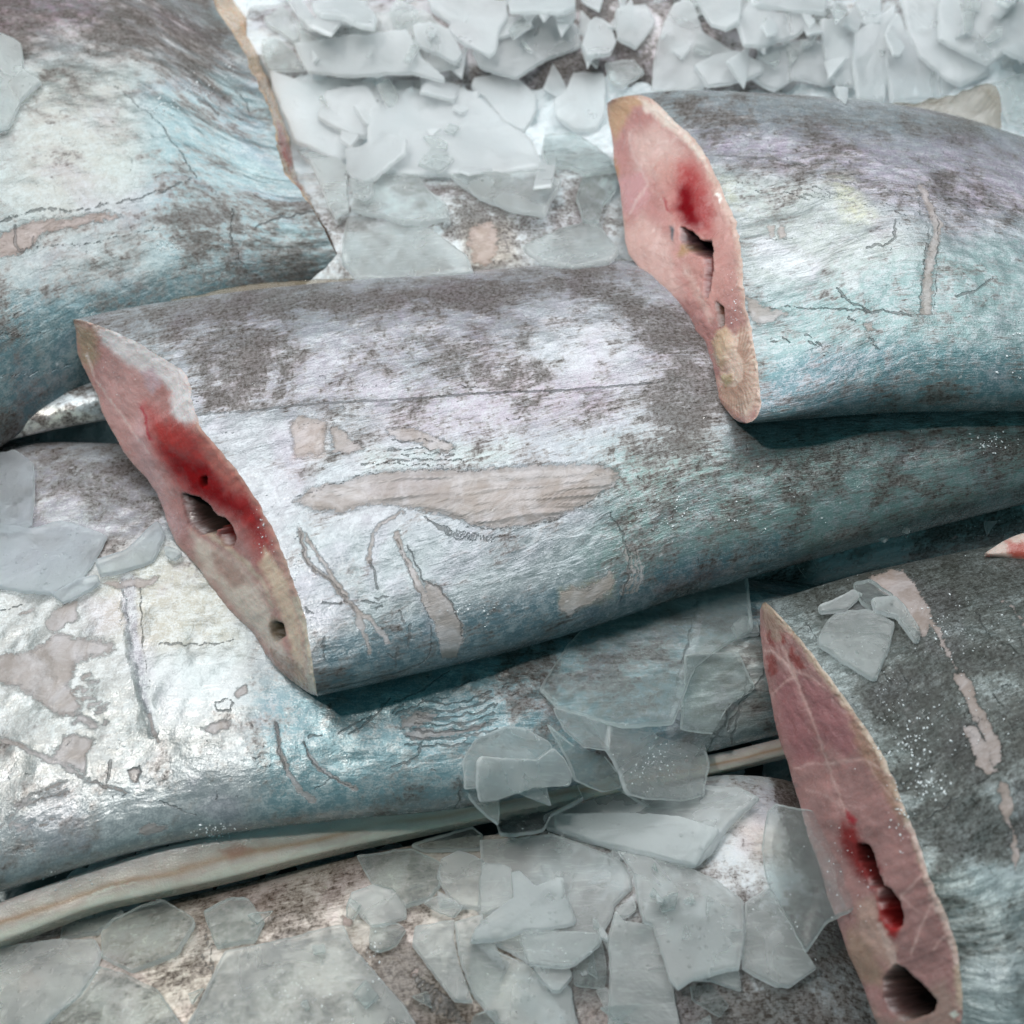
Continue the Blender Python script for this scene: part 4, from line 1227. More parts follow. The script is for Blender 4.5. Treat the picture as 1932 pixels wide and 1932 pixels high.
# ------------------------------------------------------------------ dark fish, lower right
def pt_f5(c):
    c.tint([(1500, 1000), (2000, 1000), (2000, 1700), (1760, 1560)], (.17, .19, .18), 60, .95)
    c.tint([(1780, 1560), (1960, 1440), (1960, 2000), (1820, 1960)], (.50, .58, .59), 60, .9)
    c.dark([(1450, 1050), (2000, 1000), (2000, 1560), (1740, 1560)], .78, 60)
    c.dark([(1640, 1320), (1840, 1330), (1850, 1480), (1700, 1480)], .98, 40)
    c.dark([(1760, 1540), (1900, 1540), (1900, 1640), (1780, 1640)], .85, 40)
    c.dark([(1800, 1640), (1960, 1640), (1960, 2000), (1820, 1960)], .42, 40)
    f = c.field
    f('T', [(1640, 1092), (1668, 1078), (1705, 1074), (1725, 1100), (1744, 1130), (1756, 1162), (1752, 1196), (1740, 1200), (1716, 1180), (1690, 1148), (1664, 1116)], 1, 4)
    c.tint([(1640, 1085), (1680, 1078), (1690, 1100), (1660, 1115)], (.60, .42, .26), 8, .8)
    f('T', [(1756, 1170), (1775, 1200), (1790, 1240), (1802, 1260)], .8, 3, 'line', (7, 3))
    f('T', [(1800, 1270), (1816, 1268), (1832, 1290), (1842, 1320), (1862, 1350), (1874, 1380), (1890, 1405), (1888, 1440), (1872, 1444), (1862, 1410), (1846, 1372), (1822, 1318), (1804, 1290)], 1, 3)
    f('T', [(1820, 1368), (1840, 1372), (1852, 1396), (1868, 1400), (1870, 1440), (1884, 1456), (1862, 1460), (1844, 1444), (1830, 1400)], 1, 3)
    f('T', [(1886, 1470), (1904, 1480), (1910, 1520), (1906, 1560), (1892, 1545), (1884, 1500)], .95, 3)
    f('T', [(1910, 1560), (1922, 1600), (1918, 1650), (1908, 1620)], .9, 3)
    f('T', [(1890, 1130), (1925, 1160), (1950, 1220)], .7, 3, 'line', (3, 5))
    f('X', chaikin([(1737, 1555), (1790, 1520), (1840, 1480), (1880, 1455)], 2), 1, 1.3, 'line', (1.5, 1.2))
    c.tint(chaikin([(1737, 1552), (1790, 1516), (1840, 1476)], 2), (.80, .84, .84), 1.5, .8, 'line', (1, 1))
    rr = random.Random(31)
    for k in range(420):
        x0 = rr.uniform(1480, 1960); y0 = rr.uniform(1060, 1900)
        an = rr.uniform(.5, 1.25) if rr.random() < .7 else rr.uniform(-1.2, 0)
        L_ = rr.uniform(8, 60)
        if rr.random() < .55:
            f('X', [(x0, y0), (x0 + L_ * math.cos(an), y0 + L_ * math.sin(an))], rr.uniform(.5, .9), 1.2, 'line', (rr.uniform(.5, 1.6), .3))
        else:
            c.tint([(x0, y0), (x0 + L_ * math.cos(an), y0 + L_ * math.sin(an))], (.62, .70, .70), 1.4, rr.uniform(.3, .8), 'line', (rr.uniform(.3, 1.0), .2))


def fp_f5(c):
    t = c.tint
    c.col[:] = c.col * .0 + np.array([.46, .28, .265]) * (1 + fbm(c.P[:, 0] / 40, c.P[:, 1] / 40, 4, 4) * .5)[:, None]
    t([(1455, 1250), (1500, 1290), (1540, 1400), (1550, 1440), (1500, 1440), (1470, 1360)], (.42, .20, .21), 16, .8)
    t([(1500, 1260), (1560, 1300), (1620, 1400), (1600, 1430), (1550, 1400), (1520, 1320)], (.41, .20, .21), 14, .8)
    t([(1440, 1140), (1475, 1170), (1480, 1210), (1455, 1210), (1440, 1180)], (.40, .30, .24), 8, .8)
    for p in ([(1450, 1190), (1458, 1200), (1462, 1222), (1450, 1215)], [(1472, 1190), (1482, 1200), (1484, 1215), (1474, 1212)], [(1490, 1215), (1505, 1235), (1520, 1260), (1500, 1262), (1490, 1240)], [(1446, 1235), (1462, 1240), (1470, 1270), (1452, 1280)]):
        t(p, (.34, .10, .09), 4, .9)
    u = chaikin([(1444, 1141), (1491, 1183), (1531, 1233), (1576, 1293), (1616, 1348), (1651, 1403), (1686, 1468), (1706, 1528), (1731, 1578), (1748, 1641), (1772, 1698), (1796, 1748), (1812, 1806), (1817, 1891)], 2)
    t(u, (.62, .50, .40), 6, .9, 'line', (8, 12))
    t([(1600, 1340), (1650, 1420), (1690, 1500), (1700, 1560), (1660, 1480), (1620, 1420)], (.44, .30, .20), 10, .6)
    t([(1716, 1555), (1740, 1620), (1760, 1690), (1790, 1750), (1805, 1810)], (.72, .56, .52), 5, .8, 'line', (5, 7))
    for p, wd in (([(1478, 1222), (1500, 1275), (1530, 1350), (1560, 1430), (1580, 1490), (1595, 1530)], 2.2), ([(1500, 1275), (1480, 1245), (1460, 1230), (1442, 1225)], 3), ([(1500, 1275), (1480, 1288), (1455, 1310)], 2),
                  ([(1498, 1265), (1530, 1275), (1560, 1300)], 2), ([(1575, 1440), (1620, 1432), (1650, 1440), (1700, 1480)], 2), ([(1575, 1440), (1530, 1440), (1500, 1450)], 1.8), ([(1600, 1530), (1560, 1500), (1520, 1490)], 1.2), ([(1640, 1440), (1660, 1480), (1705, 1525)], 1.4),
                  ([(1740, 1650), (1700, 1690)], 2), ([(1765, 1700), (1740, 1740), (1720, 1800)], 2.4), ([(1790, 1760), (1760, 1790)], 2), ([(1700, 1690), (1730, 1720)], 1.4)):
        t(chaikin(p, 2), (.74, .54, .50), 3.4, .75, 'line', (wd, wd * .6), ragged=.6)
    t([(1590, 1545), (1610, 1560), (1632, 1592), (1660, 1640), (1650, 1680), (1610, 1640), (1584, 1590)], (.30, .03, .03), 12, .9)
    t([(1598, 1530), (1616, 1548), (1612, 1560), (1600, 1548)], (.42, .02, .04), 4, .9)
    t([(1655, 1690), (1672, 1700), (1700, 1740), (1690, 1770), (1670, 1760), (1655, 1740)], (.46, .03, .03), 8, .95)
    t([(1620, 1700), (1650, 1690), (1660, 1740), (1690, 1790), (1680, 1830), (1650, 1800), (1610, 1760)], (.62, .44, .38), 10, .9)
    t([(1600, 1750), (1640, 1780), (1670, 1840), (1660, 1862), (1620, 1850), (1595, 1800)], (.46, .33, .26), 12, .9)
    t([(1660, 1745), (1680, 1790), (1690, 1830)], (.75, .58, .52), 5, .8, 'line', (6, 7))
    t([(1720, 1880), (1780, 1850), (1815, 1900), (1800, 1980), (1700, 1990), (1640, 1960), (1640, 1890), (1680, 1930)], (.44, .32, .28), 14, .9)
    t([(1790, 1912), (1806, 1906), (1812, 1914), (1800, 1922)], (.80, .80, .74), 2, 1, ragged=0)
    def hole(pts, depth, soft, rgb):
        i, sd = c.mask(pts, soft, ragged=.5)
        m = smooth(-soft, soft * 1.2, sd)
        c.depth[i] = np.maximum(c.depth[i], m * depth)
        mc = smooth(-soft * 1.6, 0, sd)
        c.col[i] = c.col[i] * (1 - mc)[:, None] + np.array(rgb) * mc[:, None]
    hole([(1620, 1597), (1636, 1596), (1648, 1614), (1652, 1640), (1664, 1665), (1660, 1672), (1645, 1668), (1636, 1640), (1622, 1625)], .03, 4, (.012, .010, .008))
    hole([(1666, 1674), (1680, 1686), (1694, 1704), (1700, 1730), (1698, 1742), (1686, 1748), (1674, 1738), (1660, 1700)], .03, 5, (.06, .008, .008))
    hole([(1688, 1826), (1704, 1832), (1724, 1852), (1745, 1868), (1762, 1888), (1756, 1905), (1730, 1916), (1706, 1920), (1684, 1905), (1670, 1880), (1672, 1848)], .045, 6, (.008, .007, .006))


f5, _ = fish('fish_piece', 'dark wet fish at lower right with a mauve cut face and black belly holes', [(1440, 1137, .044), (1500, 1120, .044), (1570, 1097, .044), (1640, 1078, .042), (1780, 1048, .042), (1960, 1012, .04), (2250, 960, .04)],
     [(1786, 2020, .060), (1860, 2060, .066), (2000, 2090, .068), (2300, 2100, .068)],
     [.030, .040, .042], [.014, .028, .034], SK_D, flesh=FLESH, nu=480, nh=460, nl=40, seed=9, lump=.8, prof=(.66, .5), paint=pt_f5, fpaint=fp_f5,
     U=[(1440, 1137), (1447, 1136), (1491, 1181), (1531, 1231), (1576, 1291), (1616, 1346), (1651, 1401), (1686, 1466), (1706, 1526), (1731, 1576), (1748, 1641), (1772, 1696), (1796, 1746), (1812, 1806), (1817, 1891), (1812, 1960), (1786, 2020)],
     L=[(1440, 1137), (1434, 1150), (1434, 1185), (1441, 1256), (1454, 1316), (1471, 1401), (1491, 1456), (1506, 1516), (1526, 1580), (1548, 1641), (1566, 1700), (1584, 1746), (1601, 1806), (1631, 1861), (1651, 1932), (1700, 1996), (1786, 2020)],
     base=(.24, .27, .26), shade=.48, group='cut fish pieces laid on the ice', fade=.5)


# scrap of pink flesh at the right edge
def pt_scrap(c):
    c.B[:] = .2
    c.tint([(1900, 1020), (1960, 1030), (1960, 1060), (1905, 1050)], (.45, .10, .07), 8)


fish('flesh_scrap', 'pale pink and red flesh scrap at the right edge above the dark fish', [(1860, 1042, .055), (1900, 1016, .057), (1940, 1002, .057), (2000, 990, .057)],
     [(1860, 1048, .055), (1900, 1052, .056), (1940, 1064, .056), (2000, 1080, .056)], [.002, .006], [.003], FLESH, cat='fish scrap', base=(.62, .48, .42), nu=90, nh=40, seed=33, paint=pt_scrap)


# ------------------------------------------------------------------ ice flakes, laid one after the other on whatever lies below
ICE_W = ice_material('white_ice', .52, (.985, .99, 1.0), .30)
ICE_M = ice_material('milky_ice', .27, (.96, .97, .95), .24)
ICE_C = ice_material('clear_ice', .09, (.86, .92, .90), .18)
ICE_SMEAR = ice_material('melting_ice', .22, (.84, .86, .90), .30)
G_TOP = 'ice flakes heaped along the top'
G_LOW = 'ice flakes heaped at the bottom'
G_SIDE = 'loose ice flakes lying on the fish'


def cast(p):
    d = ray(p)
    out = []
    for k in range(len(d)):
        o = Vector(CAM); dv = Vector(d[k]).normalized()
        best = None
        for b in SOLIDS:
            h = b.ray_cast(o, dv, 5.0)
            if h[0] is not None and (best is None or h[3] < best[1]):
                best = (h[0], h[3])
        out.append(best[0][:] if best else (np.nan,) * 3)
    return np.array(out)


FLAKE_N = 0


def flake(label, pts, mat=None, group=G_LOW, thick=.0026, lim=.35, q=85, gap=.0012, jag=1.0, tilt=(0, 0), zmax=None, curl=1.0, rings=(.0, .2, .4, .6, .78, .90, .955, .982, 1.0), cat='ice flake', name='ice_flake'):
    global FLAKE_N
    FLAKE_N += 1
    sd = FLAKE_N
    mat = mat or ICE_M
    poly = np.asarray(pts, float)
    # outline with broken, slightly rounded edge
    per = np.linalg.norm(np.diff(np.vstack([poly, poly[:1]]), axis=0), axis=1).sum()
    closed = np.vstack([poly, poly[:1]])
    n = int(np.clip(per / 5, 40, 190))
    seg = np.linalg.norm(np.diff(closed, axis=0), axis=1)
    s = np.concatenate([[0], np.cumsum(seg)]) / seg.sum()
    t = np.linspace(0, 1, n, endpoint=False)
    o = np.stack([np.interp(t, s, closed[:, k]) for k in range(2)], 1)
    o = (o + .15 * np.roll(o, 1, 0) + .15 * np.roll(o, -1, 0)) / 1.3
    nx = fbm(t * per / 9, t * 0 + sd, sd, 3) * 4.5 * jag + fbm(t * per / 34, t * 0 + sd, sd + 1, 2) * 6 * jag
    wrap = smooth(0, .06, t) * smooth(1, .94, t)
    cen = poly.mean(0)
    dirv = o - cen
    ln = np.linalg.norm(dirv, axis=1, keepdims=True)
    o = o + dirv / ln * (nx * wrap)[:, None]
    # rest on what is below
    smp = np.vstack([cen[None], cen + (o[::max(1, n // 14)] - cen) * .45, cen + (o[::max(1, n // 18)] - cen) * .9])
    H = cast(smp)
    ok = ~np.isnan(H[:, 0])
    if zmax is not None:
        ok &= H[:, 2] < zmax
    H = H[ok]
    if len(H) < 5:
        return None
    A = np.stack([H[:, 0], H[:, 1], np.ones(len(H))], 1)
    m = A[:, :2].mean(0)
    A[:, :2] -= m
    co = np.linalg.lstsq(np.vstack([A, np.diag([.02, .02, 0])]), np.concatenate([H[:, 2], [0, 0, 0]]), rcond=None)[0]
    sl = math.hypot(co[0], co[1])
    if sl > lim:
        co[:2] *= lim / sl
    co[0] += tilt[0]; co[1] += tilt[1]
    sl = math.hypot(co[0], co[1])
    if sl > .6:
        co[:2] *= .6 / sl
    res = H[:, 2] - A[:, :2] @ co[:2]
    c = np.percentile(res, q) + gap
    nrm = np.array([-co[0], -co[1], 1.0])

    def onplane(p, extra=0.0):
        d = ray(p)
        c0 = c + extra
        # z = co0*(x-mx)+co1*(y-my)+c0
        num = c0 - CAM[2] + co[0] * (CAM[0] - m[0]) + co[1] * (CAM[1] - m[1])
        den = d[:, 2] - co[0] * d[:, 0] - co[1] * d[:, 1]
        return CAM + d * (num / den)[:, None]
    rg = np.array(rings)
    V, Ed = [], []
    cw = onplane(cen[None])[0]
    ow = onplane(o)
    R = np.linalg.norm(ow - cw, axis=1).mean()
    nrm = nrm / np.linalg.norm(nrm)
    if R > .09 or ow[:, 2].max() > H[:, 2].max() + .05:
        co[:2] *= .3
        ow = onplane(o)
        cw = onplane(cen[None])[0]
        R = np.linalg.norm(ow - cw, axis=1).mean()
        nrm = np.array([-co[0], -co[1], 1.0]); nrm = nrm / np.linalg.norm(nrm)
        print('flattened', label)
    prof_t = np.clip((1 - rg) / .03, 0, 1) * .6 + .4
    top, bot, et = [], [], []
    for k, r in enumerate(rg):
        w_ = cw + (ow - cw) * r if r > 0 else cw[None]
        bend = fbm(w_[:, 0] / (R * 1.1) + sd * 3.3, w_[:, 1] / (R * 1.1) + sd, sd, 2) * R * .10 * curl
        tt = thick * prof_t[k] * (1 + fbm(w_[:, 0] / .012 + sd, w_[:, 1] / .012, sd + 3, 3) * .9)
        top.append(w_ + nrm * (bend + tt)[:, None])
        bot.append(w_ + nrm * (bend)[:, None])
        et.append(np.full(len(w_), smooth(.95, 1.0, r)))
    verts = np.vstack(top + bot)
    edge = np.concatenate(et + et)
    nt = 1 + (len(rg) - 1) * n
    F = []
    jj = np.arange(n); jn = (jj + 1) % n
    quads = []
    tris = []
    outer = None
    for side in (0, 1):
        b0 = side * nt
        fan = np.stack([np.full(n, b0), b0 + 1 + jj, b0 + 1 + jn], 1)
        tris.append(fan if side == 0 else fan[:, ::-1])
        for k in range(1, len(rg) - 1):
            a0 = b0 + 1 + (k - 1) * n; a1 = a0 + n
            qd = np.stack([a0 + jj, a1 + jj, a1 + jn, a0 + jn], 1)
            if side == 0 and k == len(rg) - 2:
                outer = qd
                continue
            quads.append(qd if side == 0 else qd[:, ::-1])
    last = 1 + (len(rg) - 2) * n
    quads.append(outer)
    quads.append(np.stack([last + jj, nt + last + jj, nt + last + jn, last + jn], 1))
    org = cw
    me = bpy.data.meshes.new(name)
    allf = [tuple(int(v) for v in f) for f in np.vstack(tris)] + [tuple(int(v) for v in f) for f in np.vstack(quads)]
    me.from_pydata([tuple(v) for v in (verts - org)], [], allf)
    me.update()
    bm = bmesh.new(); bm.from_mesh(me); bmesh.ops.recalc_face_normals(bm, faces=bm.faces); bm.to_mesh(me); bm.free()
    me.polygons.foreach_set('use_smooth', np.ones(len(me.polygons), bool))
    sm = np.ones(len(me.polygons), bool)
    sm[-n * 2:] = False
    me.polygons.foreach_set('use_smooth', sm)
    a = me.attributes.new('edge', 'FLOAT', 'POINT')
    a.data.foreach_set('value', edge.astype(np.float32))
    me.materials.append(mat)
    ob = bpy.data.objects.new(name, me)
    COL.objects.link(ob)
    ob.location = org
    tag(ob, label, cat, group)
    SOLIDS.append(BVHTree.FromPolygons([tuple(v) for v in verts[:nt]], allf[:n] + [f for f in allf if len(f) == 4 and max(f) < nt]))
    return ob


ICE_F = ice_material('frosted_ice', .38, (.94, .96, .95), .28)
W, Mi, Cl, Sm = ICE_W, ICE_M, ICE_C, ICE_SMEAR


def shards(seed, count, box, bad, label, group, mats, rmin, rmax, tl=.3, zmax=None):
    """sharp cornered splinters strewn at random"""
    rr = random.Random(seed)
    k = 0
    while k < count:
        x0, y0 = rr.uniform(box[0], box[2]), rr.uniform(box[1], box[3])
        R_ = rr.uniform(rmin, rmax) * rr.choice((.6, 1, 1))
        if bad(x0, y0, R_):
            continue
        k += 1
        kk = rr.choice((3, 4, 4, 5))
        a0 = rr.uniform(0, 6.28)
        el = rr.uniform(.35, .9)
        rot = rr.uniform(0, 3.14)
        pts = []
        for q in range(kk):
            a = a0 + q * 6.283 / kk + rr.uniform(-.4, .4)
            r = R_ * rr.uniform(.7, 1.3)
            px, py = r * math.cos(a), r * math.sin(a) * el
            pts.append((x0 + px * math.cos(rot) - py * math.sin(rot), y0 + px * math.sin(rot) + py * math.cos(rot)))
        flake(label, pts, rr.choice(mats), group, thick=rr.uniform(.0014, .0028), lim=.5, tilt=(rr.uniform(-tl, tl), rr.uniform(-tl, tl * .6)), q=72, jag=.5, curl=.5, cat='ice splinter', name='ice_splinter', zmax=zmax)


def bad_top(x, y, R):
    return (x < 570 + y * .15 + R and y > 60) or (1110 - R < x and y > 150 - R) or (x < 500)


shards(77, 70, (480, -30, 1960, 330), bad_top, 'small splinter of broken ice in the crumbly heap along the top edge', G_TOP + ', small splinters', (ICE_W, ICE_W, ICE_M), 20, 70)
T = G_TOP
TOP = [
    ('narrow ice splinter hanging beside the top of the tan cut rim', [(498, 40), (533, 15), (575, 60), (583, 75), (555, 85), (528, 65), (503, 50)], Mi),
    ('rosy tinted ice flake tucked against the cut rim of the corner fish', [(493, 80), (520, 72), (555, 98), (578, 135), (508, 135), (495, 100)], Mi),
    ('thin pointed ice spike near the top, left of the crumbly lump', [(533, -10), (565, 0), (595, 40), (595, 57), (583, 57), (560, 35)], W),
    ('crumbly ice lump with lobed lower rim near the top left of the heap', [(588, 8), (643, -5), (703, 20), (713, 43), (708, 60), (678, 55), (645, 38), (608, 35), (590, 25)], W),
    ('broad grey ice plate behind the white slabs at the top', [(560, 45), (700, 30), (800, 20), (850, 70), (870, 130), (800, 140), (660, 140), (570, 110)], Mi),
    ('grey ice bar lying flat at the very top centre', [(960, -5), (1073, 5), (1086, 18), (1066, 30), (960, 28)], W),
    ('smooth blunt ice slab right of the frosted crumbly piece', [(940, 42), (966, 32), (1066, 33), (1091, 55), (1096, 92), (1036, 113), (998, 135), (975, 150), (930, 140), (905, 130), (890, 100)], W),
    ('frosted crumbly ice piece ending in a point at the top centre', [(805, -10), (958, -10), (958, 38), (943, 58), (935, 100), (925, 112), (893, 93), (868, 83), (845, 60), (850, 48), (815, 25)], W),
    ('small rounded ice wedge just left of the frosted crumbly piece', [(778, 50), (808, 45), (845, 58), (873, 108), (860, 125), (833, 110), (788, 88)], W),
    ('squarish ice flake behind the right end of the bright slab', [(893, 150), (966, 142), (975, 150), (1011, 185), (1013, 213), (988, 255), (950, 235), (915, 192), (888, 165)], W),
    ('lilac tinted ice flake left of the upper tip of the right cut face', [(1081, 140), (1138, 140), (1146, 175), (1141, 220), (1126, 250), (1083, 250), (1048, 225), (1046, 190), (1066, 180)], W),
    ('glassy ice lump above the dark gap at the top centre', [(1106, 50), (1121, 35), (1151, 50), (1163, 82), (1151, 105), (1106, 112), (1096, 88)], W),
    ('bluish crumbly ice lump left of the tall wedge', [(1161, 20), (1216, 12), (1236, 45), (1216, 75), (1198, 95), (1181, 85), (1163, 75)], W),
    ('small grey ice shard in the gap above the right cut face', [(1141, 122), (1196, 118), (1216, 140), (1201, 150), (1173, 170), (1148, 155)], Mi),
    ('tall ice wedge standing above the upper tip of the right cut face', [(1271, 8), (1291, 0), (1308, 8), (1326, 62), (1366, 90), (1396, 105), (1330, 130), (1330, 170), (1310, 178), (1231, 178), (1229, 160), (1238, 90), (1253, 45)], W),
    ('flat topped ice piece at the top edge right of the tall wedge', [(1310, 0), (1400, -5), (1395, 45), (1370, 60), (1340, 50)], W),
    ('thin ice strip along the top edge above the pointed grey plate', [(1400, -10), (1560, -10), (1555, 30), (1500, 25), (1420, 15)], W),
    ('rubbly ice cluster behind the back of the right fish', [(1431, 95), (1531, 75), (1566, 100), (1581, 160), (1556, 165), (1496, 150), (1461, 175), (1431, 160), (1411, 145)], W),
    ('grey ice plate with a long point to the right, top right', [(1386, 45), (1406, 10), (1466, 30), (1516, 30), (1538, 42), (1506, 70), (1446, 90), (1401, 90)], W),
    ('small square cornered ice plate in front of the tall wedge', [(1308, 128), (1341, 110), (1391, 100), (1440, 125), (1440, 140), (1411, 153), (1331, 168), (1321, 150)], W),
    ('upright ice blade right of the rubbly cluster', [(1546, 40), (1606, 30), (1616, 165), (1581, 170), (1561, 140), (1551, 90)], W),
    ('second upright ice blade, leaning on the first one', [(1611, 65), (1661, 30), (1686, 10), (1676, 100), (1666, 195), (1616, 190), (1606, 125)], W),
    ('broad ice blade reaching down to the back of the right fish', [(1666, 60), (1691, 25), (1716, 90), (1736, 115), (1786, 155), (1816, 170), (1766, 190), (1681, 195), (1666, 125)], W),
    ('slanting ice slab with a bright lower rim, top right', [(1696, -5), (1766, -5), (1771, 80), (1816, 105), (1861, 125), (1866, 145), (1811, 165), (1786, 155), (1731, 110), (1711, 60)], W),
    ('grey ice sheet at the right edge behind the tan fin', [(1846, 165), (1932, 140), (1970, 150), (1970, 250), (1900, 235), (1885, 200), (1862, 175)], Mi),
    ('brightest thick ice slab in the top right corner', [(1771, -15), (1970, -15), (1970, 60), (1896, 100), (1861, 125), (1816, 105), (1768, 78)], W),
    ('ice chip at the right edge under the brightest corner slab', [(1886, 95), (1970, 70), (1970, 130), (1910, 112)], W),
    ('stubby ice bit resting on the back of the right fish', [(1573, 170), (1598, 175), (1596, 198), (1578, 185)], W),
    # heap between the two upper cuts
    ('large grey ice sheet resting behind the back of the middle fish', [(655, 415), (723, 413), (800, 428), (850, 465), (885, 490), (895, 520), (840, 528), (670, 530), (645, 500), (650, 440)], Mi),
    ('rounded grey ice flake under the edge of the bright slab', [(718, 333), (783, 330), (808, 363), (843, 390), (848, 415), (798, 428), (758, 425), (723, 413), (703, 410), (663, 400), (668, 375), (703, 360)], Mi),
    ('grey wedge of ice under the right end of the bright slab', [(848, 333), (960, 330), (1030, 325), (1060, 345), (1035, 400), (1030, 415), (960, 400), (905, 378), (880, 360)], Mi),
    ('clear curved ice flake left of the right cut face', [(1026, 262), (1071, 255), (1116, 272), (1151, 305), (1161, 325), (1141, 325), (1106, 338), (1076, 320), (1033, 320), (1023, 295)], Cl),
    ('smoky ice flake touching the left side of the right cut face', [(1100, 335), (1165, 328), (1163, 360), (1136, 395), (1128, 428), (1100, 420), (1085, 380)], Cl),
    ('milky boat shaped ice flake between the right cut face and the middle fish', [(985, 472), (1060, 435), (1128, 425), (1145, 450), (1168, 478), (1150, 500), (1080, 508), (1020, 500)], Mi),
    ('translucent ice flake running down beside the cut rim of the corner fish', [(553, 270), (643, 308), (655, 323), (655, 375), (660, 400), (633, 415), (618, 390), (603, 345), (583, 308), (558, 288)], Mi),
    ('upper white ice slab with a clipped left end', [(555, 85), (658, 70), (770, 58), (783, 85), (798, 115), (838, 148), (838, 158), (778, 142), (660, 148), (583, 138), (565, 112)], W),
    ('white ice slab nestled against the cut rim of the corner fish', [(508, 135), (563, 155), (645, 150), (708, 160), (720, 215), (710, 240), (683, 270), (673, 283), (643, 308), (595, 288), (553, 270), (545, 240), (520, 180)], W),
    ('rounded ice lump on top of the slab by the cut rim', [(615, 175), (690, 165), (718, 205), (715, 235), (690, 265), (650, 255), (600, 225)], W),
    ('brightest smooth white ice slab in the middle of the upper heap', [(725, 150), (780, 140), (860, 163), (912, 193), (955, 238), (1000, 265), (1028, 322), (975, 324), (950, 334), (930, 328), (850, 334), (760, 333), (722, 328), (690, 285), (700, 200)], W),
    ('crumbly lump of ice at the lower left corner of the bright slab', [(653, 288), (683, 283), (723, 253), (770, 265), (765, 295), (723, 330), (708, 345), (690, 350), (668, 343), (655, 325)], W),
    ('lobed grey ice crumb hanging under the crumbly lump', [(660, 345), (705, 345), (706, 368), (690, 382), (665, 372)], Mi),
]
for lb, pts, mt in TOP:
    flake(lb, pts, mt, T, thick=.0032, lim=.45, q=75, jag=.7, curl=.45)

S = G_SIDE
SIDE = [
    ('milky ice flake at the left edge on the corner fish', [(-20, 60), (10, 68), (40, 85), (45, 110), (44, 138), (80, 160), (40, 190), (20, 240), (-20, 260)], Mi),
    ('melting ice film at the left edge above the mucus streak', [(-20, 860), (30, 855), (65, 875), (68, 930), (60, 990), (20, 1010), (-20, 1000)], Sm),
    ('wide sparkling melting ice flake on the fish at lower left', [(-20, 985), (60, 1000), (120, 985), (190, 1005), (202, 1015), (180, 1060), (150, 1098), (100, 1125), (50, 1120), (-20, 1110)], Sm),
    ('ribbon of melting ice beside the mucus streak', [(180, 1062), (240, 1040), (300, 985), (312, 1010), (290, 1060), (240, 1080), (190, 1090)], Sm),
    ('rounded lower lobe of melting ice on the fish at lower left', [(100, 1125), (150, 1095), (186, 1088), (188, 1102), (165, 1122), (120, 1140)], Sm),
    ('tiny wet ice bead beside the middle cut face', [(312, 1035), (330, 1036), (345, 1046), (332, 1060), (316, 1056)], Sm),
    ('small blunt ice chip just left of the tip of the dark fish', [(1378, 1186), (1396, 1166), (1431, 1174), (1431, 1199), (1391, 1204)], Mi),
    ('clear feathery ice flake at the far edge of the dark fish', [(1609, 1106), (1639, 1101), (1689, 1131), (1644, 1151), (1622, 1141)], Cl),
    ('kite shaped frosted ice flake lying on the dark fish', [(1559, 1176), (1574, 1161), (1634, 1151), (1689, 1176), (1674, 1236), (1654, 1286), (1644, 1286), (1584, 1249), (1542, 1221), (1542, 1206)], Mi),
    ('club shaped ice piece overlapping the kite shaped flake', [(1542, 1149), (1564, 1139), (1609, 1116), (1627, 1126), (1599, 1151), (1569, 1159), (1547, 1161)], Mi),
    ('clawed ice splinter right of the kite shaped flake', [(1642, 1136), (1687, 1131), (1712, 1156), (1734, 1191), (1734, 1214), (1724, 1214), (1689, 1166), (1649, 1159)], Mi),
]
for lb, pts, mt in SIDE:
    flake(lb, pts, mt, S, thick=.0022 if mt is Sm else .0028, q=60, lim=.6, jag=.7)

